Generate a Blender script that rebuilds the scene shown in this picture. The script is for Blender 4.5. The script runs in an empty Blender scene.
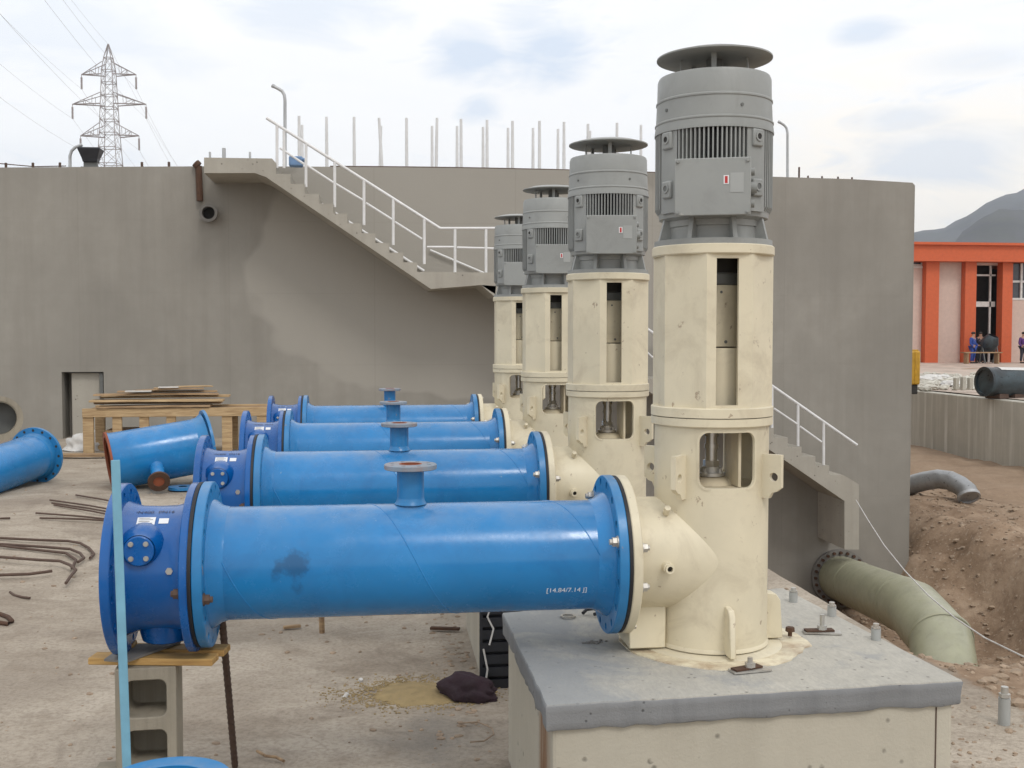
import bpy, bmesh, math, random
from mathutils import Vector, Matrix, noise as mnoise
random.seed(7)
PI = math.pi
R = math.radians
scene = bpy.context.scene
col = scene.collection

# ------------------------------------------------------------------ camera
F = 1100.0; YAW = R(7.1); PITCH = math.atan(50 / F); CZ = 1.75
CAM = Vector((0, 0, CZ))
fwd = Vector((math.sin(YAW) * math.cos(PITCH), math.cos(YAW) * math.cos(PITCH), -math.sin(PITCH)))
rgt = Vector((math.cos(YAW), -math.sin(YAW), 0))
upv = rgt.cross(fwd)
cam_d = bpy.data.cameras.new('camera'); cam = bpy.data.objects.new('camera', cam_d); col.objects.link(cam)
cam.location = CAM
cam.rotation_euler = Matrix((rgt, upv, -fwd)).transposed().to_euler()
cam_d.sensor_width = 36; cam_d.lens = F / 1024 * 36
cam_d.clip_start = 0.05; cam_d.clip_end = 20000
scene.camera = cam

def ray(px, py):
    return fwd + rgt * ((px - 512) / F) - upv * ((py - 384) / F)
def atz(px, py, z=0.0):
    d = ray(px, py); return CAM + d * ((z - CZ) / d.z)
def aty(px, py, y):
    d = ray(px, py); return CAM + d * (y / d.y)
def atd(px, py, dist):
    return CAM + ray(px, py) * dist

# ------------------------------------------------------------------ materials
def nt(name):
    m = bpy.data.materials.new(name); m.use_nodes = True
    t = m.node_tree; b = t.nodes['Principled BSDF']
    return m, t, b
def N(t, typ, **kw):
    n = t.nodes.new(typ)
    for k, v in kw.items():
        if k in n.inputs: n.inputs[k].default_value = v
        else: setattr(n, k, v)
    return n
def coords(t, mode='Object', scale=(1, 1, 1), jitter=True):
    if mode == 'World':
        g = N(t, 'ShaderNodeNewGeometry'); out = g.outputs['Position']
    else:
        g = N(t, 'ShaderNodeTexCoord'); out = g.outputs['Object']
        if jitter:
            oi = N(t, 'ShaderNodeObjectInfo')
            mul = N(t, 'ShaderNodeMath', operation='MULTIPLY'); mul.inputs[1].default_value = 37.0
            t.links.new(oi.outputs['Random'], mul.inputs[0])
            ad = N(t, 'ShaderNodeVectorMath', operation='ADD')
            t.links.new(out, ad.inputs[0]); t.links.new(mul.outputs[0], ad.inputs[1]); out = ad.outputs[0]
    mp = N(t, 'ShaderNodeMapping'); mp.inputs['Scale'].default_value = scale
    t.links.new(out, mp.inputs['Vector'])
    return mp.outputs[0]
def noise(t, vec, scale, detail=6, rough=0.6, dist=0.0):
    n = N(t, 'ShaderNodeTexNoise'); n.inputs['Scale'].default_value = scale
    n.inputs['Detail'].default_value = detail; n.inputs['Roughness'].default_value = rough
    n.inputs['Distortion'].default_value = dist
    t.links.new(vec, n.inputs['Vector']); return n.outputs['Fac']
def ramp(t, fac, stops):
    r = N(t, 'ShaderNodeValToRGB'); e = r.color_ramp.elements
    while len(e) < len(stops): e.new(0.5)
    for el, (p, c) in zip(e, stops):
        el.position = p; el.color = (c, c, c, 1) if isinstance(c, (int, float)) else (*c, 1)
    t.links.new(fac, r.inputs[0]); return r.outputs[0]
def mix(t, fac, a, b, mode='MIX'):
    m = N(t, 'ShaderNodeMix', data_type='RGBA', blend_type=mode)
    for s, v in ((0, fac), (6, a), (7, b)):
        if isinstance(v, (int, float)): m.inputs[s].default_value = v
        elif isinstance(v, tuple): m.inputs[s].default_value = (*v, 1)
        else: t.links.new(v, m.inputs[s])
    return m.outputs[2]
def mth(t, op, a, b=0.0):
    m = N(t, 'ShaderNodeMath', operation=op)
    for i, v in enumerate((a, b)):
        if isinstance(v, (int, float)): m.inputs[i].default_value = v
        else: t.links.new(v, m.inputs[i])
    return m.outputs[0]
def bump(t, b, h, strength=0.3, dist=0.01):
    n = N(t, 'ShaderNodeBump'); n.inputs['Strength'].default_value = strength; n.inputs['Distance'].default_value = dist
    t.links.new(h, n.inputs['Height']); t.links.new(n.outputs[0], b.inputs['Normal'])
def sep(t, vec):
    s = N(t, 'ShaderNodeSeparateXYZ'); t.links.new(vec, s.inputs[0]); return s.outputs

def simple(name, c, rough=0.6, metal=0.0, var=0.18, scale=6.0, bmp=0.1, bd=0.003, dirt=None, dirt_amt=0.35, dscale=3.0, spec=0.5, wear=None, wear_at=0.68, mode='Object'):
    m, t, b = nt(name)
    v = coords(t, mode)
    n1 = noise(t, v, scale, 5)
    lo = tuple(max(0, x * (1 - var)) for x in c); hi = tuple(min(1, x * (1 + var)) for x in c)
    cc = ramp(t, n1, [(0.3, lo), (0.7, hi)])
    if dirt:
        d = ramp(t, noise(t, v, dscale, 8, 0.65, 0.4), [(0.42, 0.0), (0.75, dirt_amt)])
        cc = mix(t, d, cc, dirt)
    if wear:
        w = ramp(t, noise(t, v, dscale * 5, 9, 0.7, 0.2), [(wear_at, 0.0), (wear_at + 0.03, 0.85)])
        cc = mix(t, w, cc, wear)
    t.links.new(cc, b.inputs['Base Color'])
    rr = ramp(t, noise(t, v, scale * 2, 4), [(0.3, max(0.05, rough - 0.1)), (0.7, min(1, rough + 0.1))])
    t.links.new(rr, b.inputs['Roughness'])
    b.inputs['Metallic'].default_value = metal
    b.inputs['Specular IOR Level'].default_value = spec
    if bmp: bump(t, b, noise(t, v, scale * 6, 6, 0.6), bmp, bd)
    return m

def concrete(name, c, dark, streak=0.5, mode='World', pit=True, scale=1.0, patch=False, rough=0.88, white=None):
    m, t, b = nt(name)
    v = coords(t, mode, (scale,) * 3); vs = coords(t, mode, (2.2 * scale, 2.2 * scale, 0.12 * scale))
    big = noise(t, v, 0.5, 6, 0.6, 0.5); mid = noise(t, v, 3.5, 8, 0.65); fine = noise(t, v, 60, 3, 0.6)
    cc = ramp(t, big, [(0.3, tuple(x * 0.86 for x in c)), (0.7, tuple(x * 1.1 for x in c))])
    cc = mix(t, ramp(t, mid, [(0.35, 0.0), (0.8, 0.45)]), cc, tuple(x * 0.8 for x in c))
    st = noise(t, vs, 1.6, 7, 0.65, 0.3)
    cc = mix(t, ramp(t, st, [(0.45, 0.0), (0.78, streak)]), cc, dark)
    if white:
        vw = coords(t, mode, (1.5, 1.5, 0.05))
        cc = mix(t, ramp(t, noise(t, vw, 2.3, 6, 0.7), [(0.50, 0.0), (0.66, 0.85)]), cc, white)
    if patch:
        # a smooth newer render coat with its own wandering outline
        p = sep(t, coords(t, 'World'))
        dx = mth(t, 'DIVIDE', mth(t, 'SUBTRACT', p[0], 1.6), 4.0)
        dz = mth(t, 'DIVIDE', mth(t, 'SUBTRACT', p[2], 3.0), 2.35)
        d = mth(t, 'SQRT', mth(t, 'ADD', mth(t, 'MULTIPLY', dx, dx), mth(t, 'MULTIPLY', dz, dz)))
        d = mth(t, 'ADD', d, mth(t, 'MULTIPLY', mth(t, 'SUBTRACT', noise(t, v, 0.45, 3), 0.5), 0.7))
        k = ramp(t, d, [(0.96, 0.85), (1.0, 0.0)])
        cc = mix(t, k, cc, tuple(x * 1.16 for x in c))
        # formwork seams
        for axis, per in ((0, 2.44), (2, 1.22)):
            fr = mth(t, 'FRACT', mth(t, 'DIVIDE', p[axis], per))
            ln = ramp(t, mth(t, 'ABSOLUTE', mth(t, 'SUBTRACT', fr, 0.5)), [(0.4955, 0.0), (0.4985, 0.22)])
            cc = mix(t, ln, cc, dark)
    t.links.new(cc, b.inputs['Base Color'])
    b.inputs['Roughness'].default_value = rough
    b.inputs['Specular IOR Level'].default_value = 0.25
    h = mth(t, 'ADD', mth(t, 'MULTIPLY', mid, 0.7), mth(t, 'MULTIPLY', fine, 0.3))
    if pit:
        vo = N(t, 'ShaderNodeTexVoronoi'); vo.inputs['Scale'].default_value = 10; vo.inputs['Randomness'].default_value = 1.0
        t.links.new(v, vo.inputs['Vector'])
        pt = ramp(t, vo.outputs['Distance'], [(0.08, 0.0), (0.16, 1.0)])
        sel = ramp(t, noise(t, v, 7, 3), [(0.46, 1.0), (0.52, 0.0)])
        pt = mth(t, 'MAXIMUM', pt, sel)
        cc2 = mix(t, pt, tuple(x * 0.45 for x in c), cc); t.links.new(cc2, b.inputs['Base Color'])
        h = mth(t, 'ADD', h, mth(t, 'MULTIPLY', pt, 0.35))
    bump(t, b, h, 0.45, 0.012)
    return m

M = {}
def paint(name, c, rough, dark, wearc, wear_at=0.72, dirt_amt=0.3):
    """sprayed coating: slight colour drift, scuffs, dust on what faces up, chipped specks"""
    m, t, b = nt(name)
    v = coords(t)
    cc = ramp(t, noise(t, v, 2.2, 5), [(0.3, tuple(x * 0.88 for x in c)), (0.7, tuple(min(1, x * 1.1) for x in c))])
    cc = mix(t, ramp(t, noise(t, v, 5, 8, 0.7, 0.6), [(0.5, 0.0), (0.8, dirt_amt)]), cc, dark)
    vs = coords(t, 'Object', (1.6, 1.6, 1.1))
    cc = mix(t, ramp(t, noise(t, vs, 14, 8, 0.7, 0.2), [(wear_at, 0.0), (wear_at + 0.02, 0.8)]), cc, wearc)
    g = N(t, 'ShaderNodeNewGeometry'); nz = sep(t, g.outputs['Normal'])[2]
    up = ramp(t, nz, [(0.55, 0.0), (1.0, 1.0)])
    dust = mth(t, 'MULTIPLY', up, ramp(t, noise(t, v, 7, 6, 0.7), [(0.35, 0.02), (0.7, 0.30)]))
    cc = mix(t, dust, cc, (0.42, 0.40, 0.36))
    t.links.new(cc, b.inputs['Base Color'])
    rr = ramp(t, noise(t, v, 9, 6, 0.7), [(0.3, rough - 0.08), (0.75, rough + 0.18)])
    t.links.new(rr, b.inputs['Roughness'])
    bump(t, b, noise(t, v, 35, 5), 0.08, 0.003)
    return m
M['blue'] = paint('blue_pipe_paint', (0.014, 0.195, 0.48), 0.19, (0.008, 0.09, 0.28), (0.22, 0.38, 0.52), 0.69, 0.5)
M['blue_flange'] = paint('blue_flange_paint', (0.020, 0.19, 0.44), 0.34, (0.02, 0.10, 0.26), (0.27, 0.22, 0.20), 0.64, 0.55)
M['dblue'] = paint('valve_blue_enamel', (0.002, 0.098, 0.35), 0.20, (0.003, 0.04, 0.18), (0.12, 0.25, 0.5), 0.70, 0.5)
M['cream'] = paint('cream_paint', (0.67, 0.605, 0.45), 0.50, (0.43, 0.36, 0.25), (0.34, 0.26, 0.18), 0.645, 0.7)
M['cream_in'] = simple('cream_inner_paint', (0.66, 0.58, 0.42), 0.6, dirt=(0.3, 0.22, 0.15), dirt_amt=0.6)
M['gray'] = paint('gray_motor_paint', (0.29, 0.30, 0.29), 0.45, (0.16, 0.16, 0.15), (0.42, 0.42, 0.40), 0.68, 0.5)
M['dgray'] = simple('dark_gray_casting', (0.13, 0.135, 0.13), 0.5)
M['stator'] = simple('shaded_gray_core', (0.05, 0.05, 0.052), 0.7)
M['lgray'] = simple('gray_plastic_plate', (0.36, 0.37, 0.36), 0.4, var=0.05)
M['black'] = simple('black_rubber', (0.012, 0.012, 0.016), 0.6)
M['steel'] = simple('bright_steel', (0.55, 0.54, 0.52), 0.3, metal=0.9, var=0.1)
M['zinc'] = simple('zinc_bolt', (0.50, 0.49, 0.46), 0.45, metal=0.6, dirt=(0.25, 0.15, 0.08))
M['rust'] = simple('rusty_steel', (0.085, 0.043, 0.026), 0.9, dirt=(0.04, 0.03, 0.02), dscale=12, scale=25, bmp=0.4)
M['rustin'] = simple('rusty_bore', (0.26, 0.075, 0.035), 0.85, scale=12, bmp=0.3)
M['rebar'] = simple('rebar_steel', (0.095, 0.06, 0.045), 0.85, scale=30)
M['white'] = simple('white_paint', (0.72, 0.72, 0.72), 0.45, var=0.06, dirt=(0.45, 0.43, 0.4))
M['galv'] = simple('galvanised_pole', (0.42, 0.43, 0.44), 0.5, metal=0.3)
M['sticker'] = simple('paper_sticker', (0.78, 0.79, 0.80), 0.5, var=0.04, bmp=0)
M['ink'] = simple('dark_ink', (0.012, 0.016, 0.05), 0.6, bmp=0)
M['chalk'] = simple('white_marker', (0.70, 0.76, 0.82), 0.7, bmp=0)
M['red'] = simple('red_mark', (0.45, 0.03, 0.03), 0.5, bmp=0)
M['paleblue'] = simple('pale_blue_paint', (0.17, 0.38, 0.50), 0.5, dirt=(0.1, 0.2, 0.28))
M['block'] = concrete('hollow_block_concrete', (0.32, 0.285, 0.225), (0.13, 0.11, 0.085), 0.5, 'Object', False, 6)
M['plinth'] = concrete('cream_plinth_render', (0.49, 0.455, 0.375), (0.34, 0.30, 0.235), 0.35, 'World', True, 1.3)
M['slab'] = concrete('slab_mortar', (0.47, 0.45, 0.40), (0.31, 0.30, 0.28), 0.45, 'World', True, 2.2)
M['mortar'] = concrete('mortar_skirt', (0.235, 0.24, 0.245), (0.13, 0.135, 0.145), 0.5, 'World', True, 2.6)
M['wall'] = concrete('wall_concrete', (0.300, 0.282, 0.250), (0.19, 0.175, 0.152), 0.38, 'World', False, 1.0, True)
M['stair'] = concrete('stair_concrete', (0.40, 0.375, 0.325), (0.25, 0.225, 0.19), 0.4)
M['rwall'] = concrete('retaining_concrete', (0.50, 0.475, 0.41), (0.30, 0.28, 0.24), 0.5, 'World', False, 1.0, False, 0.88, (0.66, 0.64, 0.58))
M['ply'] = simple('gray_plywood', (0.19, 0.18, 0.165), 0.8)
M['wood'] = None
def woodmat(name, c, dark):
    m, t, b = nt(name)
    v = coords(t, 'Object', (1.2, 14, 14))
    n = noise(t, v, 3, 8, 0.6, 0.8)
    cc = ramp(t, n, [(0.3, dark), (0.62, c), (0.85, tuple(min(1, x * 1.15) for x in c))])
    t.links.new(cc, b.inputs['Base Color']); b.inputs['Roughness'].default_value = 0.75
    bump(t, b, n, 0.3, 0.004); return m
M['wood'] = woodmat('pale_timber', (0.50, 0.36, 0.20), (0.30, 0.19, 0.095))
M['ywood'] = woodmat('yellow_timber', (0.52, 0.32, 0.11), (0.30, 0.16, 0.05))
M['owood'] = woodmat('weathered_timber', (0.40, 0.27, 0.15), (0.17, 0.105, 0.06))
M['grp'] = paint('green_gray_coating', (0.33, 0.33, 0.225), 0.36, (0.12, 0.13, 0.085), (0.36, 0.36, 0.28), 0.72, 0.5)
M['silver'] = simple('silver_pipe_wrap', (0.33, 0.34, 0.35), 0.35, metal=0.4, dirt=(0.16, 0.13, 0.1))
M['cloth'] = simple('maroon_cloth', (0.026, 0.012, 0.018), 0.85, scale=10, bmp=0.5, bd=0.01)
M['bag'] = simple('white_plastic_sack', (0.62, 0.61, 0.59), 0.5, dirt=(0.35, 0.3, 0.24))
M['orange'] = simple('orange_facade_paint', (0.54, 0.105, 0.034), 0.6, var=0.08)
M['beige'] = simple('beige_facade_panel', (0.55, 0.42, 0.36), 0.7, var=0.06)
M['glass'] = simple('window_glass', (0.055, 0.06, 0.07), 0.12, bmp=0)
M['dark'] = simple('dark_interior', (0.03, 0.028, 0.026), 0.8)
M['yellow'] = simple('yellow_paint', (0.52, 0.29, 0.02), 0.5, dirt=(0.2, 0.1, 0.02))
M['blackpipe'] = simple('black_bitumen_pipe', (0.022, 0.026, 0.03), 0.35, dirt=(0.10, 0.17, 0.20), dirt_amt=0.45, dscale=1.6)
M['bluecloth'] = simple('blue_work_cloth', (0.03, 0.07, 0.30), 0.85)
M['darkcloth'] = simple('dark_work_cloth', (0.03, 0.03, 0.045), 0.85)
M['skin'] = simple('skin', (0.38, 0.21, 0.14), 0.6, var=0.05)
M['hair'] = simple('dark_hair', (0.02, 0.015, 0.012), 0.7)
M['rock'] = simple('earth_stone', (0.30, 0.225, 0.16), 0.9, var=0.35, scale=12)
M['paint_spill'] = simple('cream_paint_rust_ring', (0.66, 0.60, 0.45), 0.55, dirt=(0.30, 0.19, 0.11), dirt_amt=0.85, dscale=14)
M['pylon'] = simple('pylon_steel', (0.30, 0.27, 0.27), 0.5)
M['tarp'] = simple('light_blue_sheet', (0.16, 0.27, 0.46), 0.6)
M['plastic'] = simple('black_plastic', (0.020, 0.022, 0.028), 0.45)

# plinth: add a rust run on the corner face
def rust_run():
    m = M['plinth']; t = m.node_tree; b = t.nodes['Principled BSDF']
    src = b.inputs['Base Color'].links[0].from_socket
    v = coords(t, 'World', (9, 3.0, 0.5)); p = sep(t, coords(t, 'World'))
    n = ramp(t, noise(t, v, 1.6, 6, 0.6), [(0.36, 0.0), (0.55, 0.9)])
    near = ramp(t, mth(t, 'ABSOLUTE', mth(t, 'SUBTRACT', p[1], 3.50)), [(0.05, 1.0), (0.14, 0.0)])
    left = ramp(t, p[0], [(0.55, 1.0), (0.57, 0.0)])
    t.links.new(mix(t, mth(t, 'MULTIPLY', n, mth(t, 'MULTIPLY', near, left)), src, (0.20, 0.09, 0.035)), b.inputs['Base Color'])
rust_run()
# slab: darker blue-gray mortar patches toward the front-left
def slab_patches():
    m = M['slab']; t = m.node_tree; b = t.nodes['Principled BSDF']
    src = b.inputs['Base Color'].links[0].from_socket
    v = coords(t, 'World'); p = sep(t, v)
    k = ramp(t, mth(t, 'SUBTRACT', noise(t, v, 2.4, 7, 0.62, 0.8), mth(t, 'MULTIPLY', mth(t, 'SUBTRACT', p[0], 1.1), 0.16)), [(0.47, 0.0), (0.60, 0.7)])
    t.links.new(mix(t, k, mix(t, ramp(t, noise(t, coords(t, 'World', (14, 5, 5)), 3.0, 9, 0.75, 1.5), [(0.42, 0.35), (0.58, 0.0)]), src, (0.28, 0.27, 0.25)), (0.255, 0.268, 0.28)), b.inputs['Base Color'])
slab_patches()

# ground material: pale dusty concrete apron, brown soil beyond its edge
def ground_mat():
    m, t, b = nt('ground_dust')
    v = coords(t, 'World'); p = sep(t, v)
    n1 = noise(t, v, 0.7, 8, 0.62, 0.6); n2 = noise(t, v, 5, 9, 0.7); n3 = noise(t, v, 45, 4, 0.65)
    vs = coords(t, 'World', (0.9, 1.5, 1)); n4 = noise(t, vs, 1.8, 8, 0.68, 0.8)
    a = ramp(t, n1, [(0.32, (0.28, 0.235, 0.19)), (0.5, (0.40, 0.345, 0.28)), (0.70, (0.53, 0.465, 0.385))])
    a = mix(t, ramp(t, n4, [(0.50, 0.0), (0.66, 0.6)]), a, (0.25, 0.205, 0.16))
    a = mix(t, ramp(t, n2, [(0.5, 0.0), (0.75, 0.45)]), a, (0.25, 0.20, 0.15))
    a = mix(t, ramp(t, n3, [(0.35, 0.35), (0.55, 0.0)]), a, (0.16, 0.125, 0.095))
    a = mix(t, ramp(t, noise(t, coords(t, 'World', (1, 1, 1)), 1.35, 10, 0.78, 1.2), [(0.54, 0.0), (0.62, 0.5)]), a, (0.21, 0.17, 0.135))
    # darker gray strip in front of the plinths
    dx = mth(t, 'ABSOLUTE', mth(t, 'SUBTRACT', p[0], 0.25)); dy = mth(t, 'ABSOLUTE', mth(t, 'SUBTRACT', p[1], 4.7))
    dd = mth(t, 'ADD', mth(t, 'ADD', mth(t, 'MULTIPLY', dx, 1.5), mth(t, 'MULTIPLY', dy, 0.8)), mth(t, 'MULTIPLY', n2, 0.9))
    a = mix(t, ramp(t, dd, [(0.5, 0.6), (1.3, 0.0)]), a, (0.20, 0.185, 0.165))
    # soil
    s = ramp(t, noise(t, v, 1.1, 8, 0.65, 0.6), [(0.32, (0.20, 0.135, 0.088)), (0.5, (0.30, 0.213, 0.145)), (0.7, (0.40, 0.30, 0.215))])
    s = mix(t, ramp(t, noise(t, v, 6, 7, 0.7), [(0.45, 0.0), (0.7, 0.6)]), s, (0.17, 0.11, 0.072))
    s = mix(t, ramp(t, noise(t, v, 16, 4, 0.6), [(0.60, 0.0), (0.68, 0.7)]), s, (0.44, 0.36, 0.28))
    # paler trodden soil on the terrace and the yard
    zt = ramp(t, mth(t, 'ADD', mth(t, 'MULTIPLY', p[0], 0.1), mth(t, 'MULTIPLY', n2, 0.25)), [(1.28 - 0.15, 0.0), (1.45 - 0.1, 0.8)])
    zt.node.color_ramp.elements[0].position = 0.0
    e = mth(t, 'DIVIDE', mth(t, 'SUBTRACT', mth(t, 'ADD', p[0], mth(t, 'MULTIPLY', n2, 0.8)), 12.2), 2.5)
    e = ramp(t, e, [(0.0, 0.0), (1.0, 0.75)])
    s = mix(t, mth(t, 'MULTIPLY', e, 0.7), s, (0.33, 0.245, 0.175))
    k = ramp(t, mth(t, 'ADD', mth(t, 'SUBTRACT', p[0], 2.45), mth(t, 'MULTIPLY', mth(t, 'SUBTRACT', n2, 0.5), 0.35)), [(0.47, 0.0), (0.53, 1.0)])
    c = mix(t, k, a, s)
    t.links.new(c, b.inputs['Base Color']); b.inputs['Roughness'].default_value = 0.95
    b.inputs['Specular IOR Level'].default_value = 0.15
    h = mth(t, 'ADD', mth(t, 'MULTIPLY', n2, 0.6), mth(t, 'ADD', mth(t, 'MULTIPLY', n3, 0.25), mth(t, 'MULTIPLY', n4, 0.5)))
    bump(t, b, h, 0.8, 0.04)
    return m
M['ground'] = ground_mat()
M['sand'] = simple('ochre_sand', (0.29, 0.215, 0.105), 0.95, scale=20, bmp=0.6, mode='World')
M['hill'] = simple('far_hill_scrub', (0.075, 0.072, 0.075), 0.95, var=0.4, scale=0.012, bmp=0, dirt=(0.08, 0.085, 0.06), dirt_amt=0.8, dscale=0.03, mode='World')
M['yard'] = simple('yard_rubble_ground', (0.45, 0.37, 0.31), 0.95, var=0.25, scale=0.8, bmp=0.4, bd=0.05, mode='World')

# ------------------------------------------------------------------ mesh helpers
class MB:
    def __init__(s): s.bm = bmesh.new()
    def _xf(s, vs, mat):
        if mat is not None:
            for v in vs: v.co = mat @ v.co
    def box(s, c, size, rz=0, mat=None):
        r = bmesh.ops.create_cube(s.bm, size=1); vs = r['verts']
        m = Matrix.Translation(Vector(c)) @ Matrix.Rotation(rz, 4, 'Z') @ Matrix.Diagonal((*size, 1))
        if mat is not None: m = mat @ m
        for v in vs: v.co = m @ v.co
        return s
    def rings(s, rings, closed=True, cap=(True, True)):
        """rings: list of lists of points, same length"""
        V = [[s.bm.verts.new(p) for p in r] for r in rings]
        n = len(V[0])
        for a, b in zip(V, V[1:]):
            for i in range(n if closed else n - 1):
                j = (i + 1) % n
                try: s.bm.faces.new((a[i], a[j], b[j], b[i]))
                except ValueError: pass
        if cap[0]:
            try: s.bm.faces.new(list(reversed(V[0])))
            except ValueError: pass
        if cap[1]:
            try: s.bm.faces.new(V[-1])
            except ValueError: pass
        return s
    def frame(s, d):
        d = Vector(d).normalized()
        a = Vector((0, 0, 1)) if abs(d.z) < 0.95 else Vector((1, 0, 0))
        u = a.cross(d).normalized(); w = d.cross(u)
        return u, w
    def cyl(s, p0, p1, r0, r1=None, n=24, cap=(True, True)):
        r1 = r0 if r1 is None else r1
        p0, p1 = Vector(p0), Vector(p1); u, w = s.frame(p1 - p0)
        rr = []
        for p, r in ((p0, r0), (p1, r1)):
            rr.append([p + (u * math.cos(2 * PI * i / n) + w * math.sin(2 * PI * i / n)) * r for i in range(n)])
        return s.rings(rr, True, cap)
    def lathe(s, prof, origin=(0, 0, 0), axis=(0, 0, 1), n=48, closedprof=False, cap=(False, False), rot0=0.0):
        """prof: list of (r, h) along axis"""
        o = Vector(origin); d = Vector(axis).normalized(); u, w = s.frame(d)
        rr = [[o + d * h + (u * math.cos(2 * PI * i / n + rot0) + w * math.sin(2 * PI * i / n + rot0)) * r for i in range(n)] for r, h in prof]
        if closedprof: rr.append(rr[0]); s.rings(rr, True, (False, False)); bmesh.ops.remove_doubles(s.bm, verts=s.bm.verts, dist=1e-6)
        else: s.rings(rr, True, cap)
        return s
    def ring(s, r0, r1, h0, h1, origin=(0, 0, 0), axis=(0, 0, 1), n=64):
        return s.lathe([(r0, h0), (r1, h0), (r1, h1), (r0, h1)], origin, axis, n, True)
    def tube(s, pts, r, n=10, cap=(True, True)):
        pts = [Vector(p) for p in pts]
        rr = []; pu = None
        for i, p in enumerate(pts):
            a = pts[max(0, i - 1)]; b = pts[min(len(pts) - 1, i + 1)]
            d = (b - a).normalized()
            if pu is None: u, w = s.frame(d)
            else:
                u = (pu - d * pu.dot(d)).normalized(); w = d.cross(u)
            pu = u
            ri = r[i] if isinstance(r, (list, tuple)) else r
            rr.append([p + (u * math.cos(2 * PI * k / n) + w * math.sin(2 * PI * k / n)) * ri for k in range(n)])
        return s.rings(rr, True, cap)
    def prism(s, poly, a, b, plane='xy'):
        def P(q, h):
            return {'xy': (q[0], q[1], h), 'xz': (q[0], h, q[1]), 'yz': (h, q[0], q[1])}[plane]
        return s.rings([[P(q, a) for q in poly], [P(q, b) for q in poly]], True, (True, True))
    def build(s, name, m, parent=None, origin=None, smooth=35, bevel=0, seg=1, recalc=True):
        if recalc: bmesh.ops.recalc_face_normals(s.bm, faces=s.bm.faces)
        if origin is None and parent is not None:
            if parent.get('_world'): origin = parent.location.copy()
            elif '_org' in parent: origin = Vector(parent['_org'])
        if origin is not None:
            for v in s.bm.verts: v.co -= Vector(origin)
        me = bpy.data.meshes.new(name); s.bm.to_mesh(me); s.bm.free()
        me.materials.append(m)
        if smooth:
            me.shade_smooth(); me.set_sharp_from_angle(angle=R(smooth))
        o = bpy.data.objects.new(name, me); col.objects.link(o)
        if parent:
            o.parent = parent
            if origin is not None: o['_org'] = list(origin)
        elif origin is not None: o.location = Vector(origin)
        if bevel:
            md = o.modifiers.new('bevel', 'BEVEL'); md.width = bevel; md.segments = seg; md.limit_method = 'ANGLE'; md.angle_limit = R(40)
        return o

def cut(o, mb):
    """subtract the shapes in mb from mesh object o (same local space)"""
    me = bpy.data.meshes.new('cutter'); bmesh.ops.recalc_face_normals(mb.bm, faces=mb.bm.faces); mb.bm.to_mesh(me); mb.bm.free()
    c = bpy.data.objects.new('cutter', me); col.objects.link(c)
    par = o.parent; o.parent = None
    c.matrix_world = o.matrix_basis.copy()
    md = o.modifiers.new('b', 'BOOLEAN'); md.operation = 'DIFFERENCE'; md.solver = 'EXACT'; md.object = c
    bpy.context.view_layer.update()
    dg = bpy.context.evaluated_depsgraph_get()
    new = bpy.data.meshes.new_from_object(o.evaluated_get(dg))
    o.modifiers.clear(); o.data = new
    new.shade_smooth(); new.set_sharp_from_angle(angle=R(35))
    bpy.data.objects.remove(c); o.parent = par
    return o

def tag(o, label=None, cat=None, group=None, kind=None):
    if label: o['label'] = label
    if cat: o['category'] = cat
    if group: o['group'] = group
    if kind: o['kind'] = kind
    return o
def thing(name, label, cat, loc=(0, 0, 0), group=None, world=False):
    o = bpy.data.objects.new(name, None); col.objects.link(o); o.location = Vector(loc)
    o.empty_display_size = 0.2
    if world: o['_world'] = 1
    return tag(o, label, cat, group)
def copy_tree(o, parent=None):
    c = o.copy(); col.objects.link(c)
    if parent: c.parent = parent
    for ch in [x for x in bpy.data.objects if x.parent == o]: copy_tree(ch, c)
    return c
def text_on(name, s, size, fn, m, parent, origin=None):
    """text mesh bent through fn(x, y) -> point"""
    cu = bpy.data.curves.new('t', 'FONT'); cu.body = s; cu.size = size; cu.align_x = 'CENTER'; cu.align_y = 'CENTER'
    o = bpy.data.objects.new('t', cu); col.objects.link(o)
    bpy.context.view_layer.update()
    me = bpy.data.meshes.new_from_object(o.evaluated_get(bpy.context.evaluated_depsgraph_get()))
    bpy.data.objects.remove(o)
    mb = MB(); mb.bm.from_mesh(me)
    bmesh.ops.triangulate(mb.bm, faces=mb.bm.faces)
    for v in mb.bm.verts: v.co = fn(v.co.x, v.co.y)
    return mb.build(name, m, parent, origin, smooth=0, recalc=False)

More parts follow.
